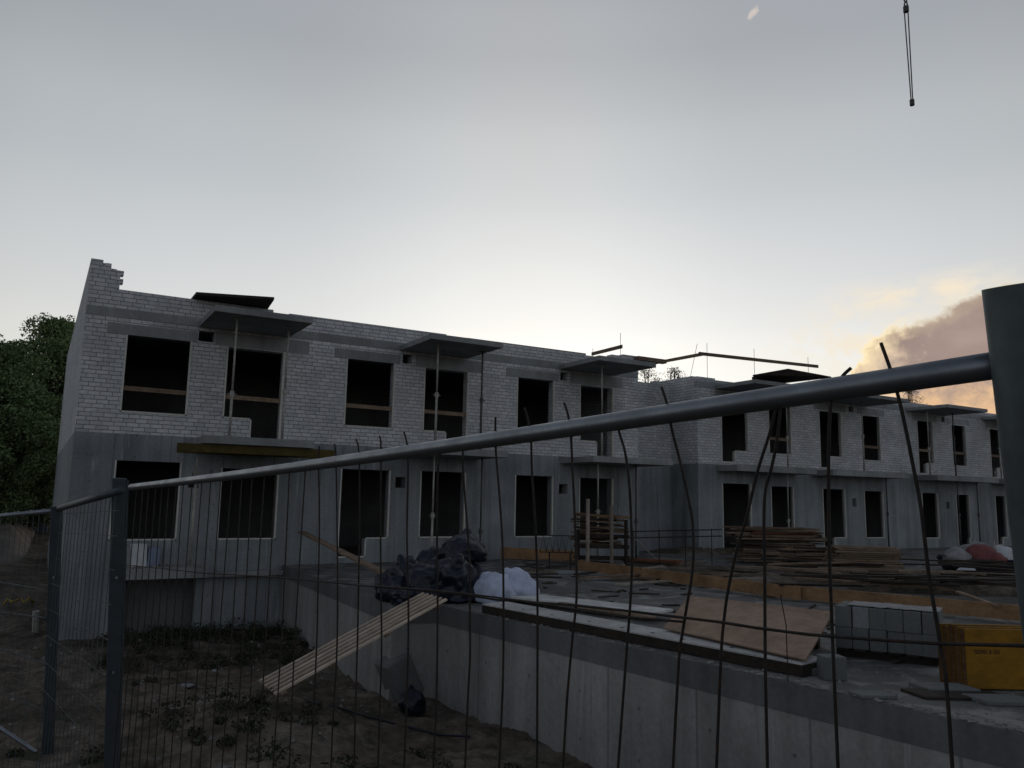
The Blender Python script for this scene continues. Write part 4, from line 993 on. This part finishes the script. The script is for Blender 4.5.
def tree(x, y, zb, H, cr, mat, seed, label, name='tree', per=640, ncl=110, leaf=.075, group='trees behind the near house', low=.12):
    rng = np.random.default_rng(seed); rn = random.Random(seed)
    r = empty(name, (x, y, zb), label, 'tree', group); mb = MB()
    mb.tube([(x, y, zb - .2), (x + rn.uniform(-.2, .2), y, zb + H * .35), (x + rn.uniform(-.3, .3), y + rn.uniform(-.3, .3), zb + H * .8)], H * .03, 8, H * .008)
    cs = []; rs = []
    for i in range(ncl):
        t = rn.uniform(low, 1); prof = math.sin(math.pi * min(1, (t * .9 + .1)) ** 1.2) ** .6; a = rn.uniform(0, 6.283); q = cr * prof * math.sqrt(rn.uniform(.15, 1))
        c = (x + math.cos(a) * q, y + math.sin(a) * q, zb + H * t * .96); cs.append(c); rs.append(cr * rn.uniform(.16, .34))
        if i % 2 == 0: mb.tube([(x, y, zb + H * t * .55), ((x + c[0]) / 2 + rn.uniform(-.2, .2), (y + c[1]) / 2, zb + H * t * .8), c], H * .009, 5, H * .003)
    mb.build('trunk', 'bark', r)
    V, Fq = leaves(rng, cs, rs, per, leaf); npmesh('crown', V, Fq, mat, r)
    return r
TL = 'trees behind the near house'
tree(.3, 47, -.2, 10.6, 3.6, 'leafB', 1, 'dark green leafy tree tallest beside the near house wall')
tree(-3.0, 45, -.2, 9.2, 3.4, 'leafA', 2, 'broad dark green tree at the left edge, with its crown cut off')
tree(-1.2, 43, -.2, 6.6, 3.0, 'leafA', 3, 'low bushy dark tree in front of the taller ones at the left', low=.02)
tree(2.2, 52, -.2, 10.9, 3.6, 'leafA', 4, 'dark tree half hidden behind the near house corner')
tree(-5.5, 49, -.2, 10.4, 3.8, 'leafB', 5, 'tall dark tree outside the left edge')
tree(-3.6, 41.5, -.2, 5.2, 2.6, 'leafA', 6, 'small bushy dark tree low at the left edge', low=.02)
# two light treetops behind the houses
p = onD(648, 400, 62); tree(p.x, p.y, -.5, onD(648, 368, 62).z + .9, 2.4, 'leafC', 7, 'thin budding treetop seen left of the gap between the houses', 'bare_tree', 70, 60, .055, 'budding treetops over the roofs', .5)
p = onD(673, 400, 66); tree(p.x, p.y, -.5, onD(675, 367, 66).z + .9, 2.4, 'leafC', 8, 'thin budding treetop right above the link wall', 'bare_tree', 70, 60, .055, 'budding treetops over the roofs', .5)
def twiggy(x, y, zb, zt, sp, seed, label):
    rn = random.Random(seed); r = empty('bare_bush', (x, y, zb), label, 'bush', 'budding treetops over the roofs'); mb = MB()
    mb.tube([(x, y, zb), (x, y, zt - 3.2)], .22, 8, .12)
    for i in range(220):
        a = rn.uniform(-1, 1); b = rn.uniform(-1, 1); p0 = Vector((x, y, zt - 3.4 + rn.uniform(-.3, .5))); p2 = Vector((x + a * sp, y + b * sp, zt - 1.2 * abs(a) ** 2 - rn.uniform(0, .8)))
        p1 = (p0 + p2) / 2 + Vector((a * .4, b * .4, rn.uniform(-.3, .2))); mb.tube([p0, p1, p2], .03, 4, .008, False)
    mb.build('twigs', 'bark', r)
p = onD(909, 400, 60); tree(p.x, p.y, -.5, onD(909, 384, 60).z + .6, 1.9, 'leafC', 12, 'rounded bare bush top over the far house roof, right of the leaning rod', 'bare_tree', 60, 60, .045, 'budding treetops over the roofs', .55)
# weeds at the foot of the near house and across the pit
rng = np.random.default_rng(4); cs = []; rs = []; rn = random.Random(14)
for i in range(150):
    u = rn.uniform(100, 310); q = onY(u, 650, 20.5); x, y = q.x, rn.uniform(18.6, 20.75); cs.append((x, y, h_ground(x, y) + rn.uniform(0, .22))); rs.append(rn.uniform(.1, .3))
for i in range(110):
    x, y = rn.uniform(-1, 6), rn.uniform(6, 18)
    if noise.noise(Vector((x * .6, y * .6, 2))) < .08: continue
    cs.append((x, y, h_ground(x, y) + .03)); rs.append(rn.uniform(.06, .22))
for (u0, v0, n_, sp_) in ((240, 735, 22, .45), (150, 655, 16, .7), (210, 652, 16, .7), (285, 648, 22, .7)):
    q = onZ(u0, v0, -1.45); 
    for i in range(n_):
        x, y = q.x + rn.gauss(0, sp_), q.y + rn.gauss(0, sp_ * .8)
        if y > 20.75: continue
        cs.append((x, y, h_ground(x, y) + rn.uniform(0, .18))); rs.append(rn.uniform(.08, .26))
V, Fq = leaves(rng, cs, rs, 90, .024, .6)
wr = npmesh('weeds', V, Fq, 'weed', cam); wr.parent = None; wr.location = (0, 0, 0); tag(wr, 'low dark weeds in the dirt', None, None, 'stuff')

# ------------------------------------------------------------------ sky and light
SUN_AZ, SUN_EL = R(38), R(3.0)
wd = bpy.data.worlds.new('World'); SC.world = wd; wd.use_nodes = True; nt = wd.node_tree; bg = nt.nodes['Background']
sky = N(nt, 'ShaderNodeTexSky', sky_type='NISHITA'); sky.sun_disc = False; sky.sun_elevation = SUN_EL; sky.sun_rotation = SUN_AZ
sky.air_density = 1.0; sky.dust_density = 1.5; sky.ozone_density = 1.0; sky.altitude = 100
hs_ = N(nt, 'ShaderNodeHueSaturation'); hs_.inputs['Saturation'].default_value = .35; lk(nt, sky.outputs['Color'], hs_.inputs['Color'])
tc = N(nt, 'ShaderNodeTexCoord'); sx = N(nt, 'ShaderNodeSeparateXYZ'); lk(nt, tc.outputs['Generated'], sx.inputs[0])
DEG = 57.29578
az = math_n(nt, 'MULTIPLY', math_n(nt, 'ARCTAN2', sx.outputs['X'], sx.outputs['Y']), DEG)
el = math_n(nt, 'MULTIPLY', math_n(nt, 'ARCSINE', sx.outputs['Z']), DEG)
ca = N(nt, 'ShaderNodeCombineXYZ'); lk(nt, az, ca.inputs[0]); lk(nt, el, ca.inputs[1])
n1 = noise_tex(nt, ca.outputs[0], .55, 7, .6, .2); n2 = noise_tex(nt, scaled(nt, ca.outputs[0], (.45, 1, 1)), .6, 6, .6, .4)
n3 = noise_tex(nt, ca.outputs[0], .9, 6, .62, .3)
crv = N(nt, 'ShaderNodeFloatCurve'); cm = crv.mapping; cv = cm.curves[0]
azn = math_n(nt, 'ADD', az, math_n(nt, 'MULTIPLY', math_n(nt, 'SUBTRACT', n3, .5), 3.0))
lk(nt, math_n(nt, 'DIVIDE', math_n(nt, 'SUBTRACT', azn, 40.0), 50.0, True), crv.inputs['Value'])
pts = [(0, .0), (.262, .0), (.274, .38), (.298, .51), (.335, .57), (.385, .61), (.434, .665), (.5, .68), (.6, .62), (.75, .45), (.9, .2), (1, .0)]
while len(cv.points) < len(pts): cv.points.new(.5, .5)
for i, (x, y) in enumerate(pts): cv.points[i].location = (x, y); cv.points[i].handle_type = 'AUTO_CLAMPED'
cm.update()
top_el = math_n(nt, 'MULTIPLY', crv.outputs['Value'], 20.0)
dlt = math_n(nt, 'ADD', math_n(nt, 'SUBTRACT', top_el, el), math_n(nt, 'MULTIPLY', math_n(nt, 'SUBTRACT', n1, .5), 1.6))
dn = math_n(nt, 'ADD', math_n(nt, 'DIVIDE', dlt, 4.0), .5, True)                    # .5 = edge, 4 degrees across
body = ramp(nt, dn, [(.45, 0), (.58, 1)])
rim = ramp(nt, dn, [(.34, 0), (.50, 1), (.62, .4), (.78, 0)])
K = {}
def col(c): return (c[0], c[1], c[2])
SKYK = .1
SKYG = (8.5, 8.5, 8.5)
gm = N(nt, 'ShaderNodeGamma'); gm.inputs['Gamma'].default_value = .12; lk(nt, hs_.outputs['Color'], gm.inputs['Color'])
# the evening sky dims away from the sunset and towards the zenith
daz = math_n(nt, 'DIVIDE', math_n(nt, 'ABSOLUTE', math_n(nt, 'SUBTRACT', az, 31.0)), 180.0, True)
dim = ramp(nt, daz, [(0, (.945, .93, .905)), (.035, (.915, .91, .895)), (.08, (.825, .83, .83)), (.15, (.785, .795, .805)), (.195, (.725, .735, .745)), (.45, (.54, .575, .63)), (.75, (.475, .51, .585))])
elw = ramp(nt, math_n(nt, 'DIVIDE', el, 90.0, True), [(0, (1.1, 1.06, .97)), (.10, (1.02, 1.0, .95)), (.133, (.925, .93, .92)), (.222, (.735, .765, .79)), (.285, (.64, .668, .695)), (.33, (.54, .565, .60)), (.375, (.50, .525, .565)), (.6, (.36, .39, .44)), (1, (.32, .36, .42))])
for q in (dim, elw): q.node.color_ramp.interpolation = 'CARDINAL'
base = mixc(nt, 1.0, mixc(nt, 1.0, gm.outputs['Color'], dim, 'MULTIPLY'), elw, 'MULTIPLY')
base = mixc(nt, 1.0, base, (SKYG[0], SKYG[1], SKYG[2]), 'MULTIPLY')
def band(x, c, w): return ramp(nt, math_n(nt, 'DIVIDE', math_n(nt, 'ABSOLUTE', math_n(nt, 'SUBTRACT', x, c)), w, True), [(0, 1), (1, 0)])
def mul(*a):
    r = a[0]
    for q in a[1:]: r = math_n(nt, 'MULTIPLY', r, q)
    return r
CB = dict(cream=(9.3, 8.1, 6.3), rim=(10.6, 8.6, 5.0), gold=(9.6, 7.5, 5.0), body=(3.75, 2.8, 2.45), low=(8.0, 5.2, 3.0))
line_el = math_n(nt, 'ADD', 13.25, math_n(nt, 'MULTIPLY', math_n(nt, 'SUBTRACT', az, 53.0), .06))
streak = mul(band(el, line_el, 1.5), ramp(nt, math_n(nt, 'DIVIDE', math_n(nt, 'SUBTRACT', az, 50.0), 14.0, True), [(.1, 0), (.35, .8), (.75, 1), (1, 0)]), ramp(nt, n2, [(.36, .1), (.56, 1)]))
haze_l = mul(band(az, 53.5, 6.0), band(el, 10.5, 3.8), ramp(nt, n3, [(.38, 0), (.58, 1)]))
left_w = ramp(nt, math_n(nt, 'DIVIDE', math_n(nt, 'SUBTRACT', az, 52.0), 8.0, True), [(0, 1), (.25, 1), (.7, .35), (1, .25)])
c1 = mixc(nt, mul(haze_l, .75), base, CB['cream'])
c1 = mixc(nt, mul(streak, 1.0), c1, CB['cream'])
lowb = ramp(nt, math_n(nt, 'ADD', math_n(nt, 'DIVIDE', el, 14.0, True), math_n(nt, 'MULTIPLY', math_n(nt, 'SUBTRACT', n3, .5), .5)), [(.42, 1), (.60, 0)])
bodyc = mixc(nt, lowb, mixc(nt, 1.0, CB['body'], ramp(nt, n2, [(.3, .9), (.7, 1.12)]), 'MULTIPLY'), CB['low'])
puff = mul(ramp(nt, math_n(nt, 'ADD', math_n(nt, 'DIVIDE', math_n(nt, 'SUBTRACT', az, 52.5), 6.0), math_n(nt, 'MULTIPLY', math_n(nt, 'SUBTRACT', n3, .5), 1.1), True), [(.15, 1), (.45, .7), (.85, 0)]), 1.0)
bodyc = mixc(nt, mul(puff, .92), bodyc, CB['gold'])
c2 = mixc(nt, body, c1, bodyc)
c3 = mixc(nt, mul(rim, left_w, .95), c2, CB['rim'])
# tiny pink cloudlet high up
dx = math_n(nt, 'DIVIDE', math_n(nt, 'SUBTRACT', az, 48.05), .45); dy = math_n(nt, 'DIVIDE', math_n(nt, 'SUBTRACT', math_n(nt, 'SUBTRACT', el, 32.02), math_n(nt, 'MULTIPLY', math_n(nt, 'SUBTRACT', az, 48.05), .5)), .28)
rad = math_n(nt, 'ADD', math_n(nt, 'ADD', math_n(nt, 'MULTIPLY', dx, dx), math_n(nt, 'MULTIPLY', dy, dy)), math_n(nt, 'MULTIPLY', math_n(nt, 'SUBTRACT', noise_tex(nt, ca.outputs[0], 3.0, 5), .5), 2.5))
spk = ramp(nt, math_n(nt, 'DIVIDE', rad, 2.0, True), [(.0, 1), (.6, 0)])
c4 = mixc(nt, math_n(nt, 'MULTIPLY', spk, .7), c3, (7.5, 6.4, 5.6))
lk(nt, c4, bg.inputs['Color']); bg.inputs['Strength'].default_value = SKYK
sd_ = bpy.data.lights.new('sun', 'SUN'); sd_.energy = .25; sd_.angle = R(2); sd_.color = (1, .8, .6)
so = bpy.data.objects.new('sun', sd_); COL.objects.link(so)
sv_ = Vector((math.sin(SUN_AZ) * math.cos(SUN_EL), math.cos(SUN_AZ) * math.cos(SUN_EL), math.sin(SUN_EL)))
so.rotation_euler = sv_.to_track_quat('Z', 'Y').to_euler()
vs_ = SC.view_settings; vs_.view_transform = 'Standard'; vs_.look = 'None'; vs_.exposure = 0; vs_.gamma = 1; vs_.use_curve_mapping = False
SC.cycles.max_bounces = 5; SC.cycles.use_denoising = True
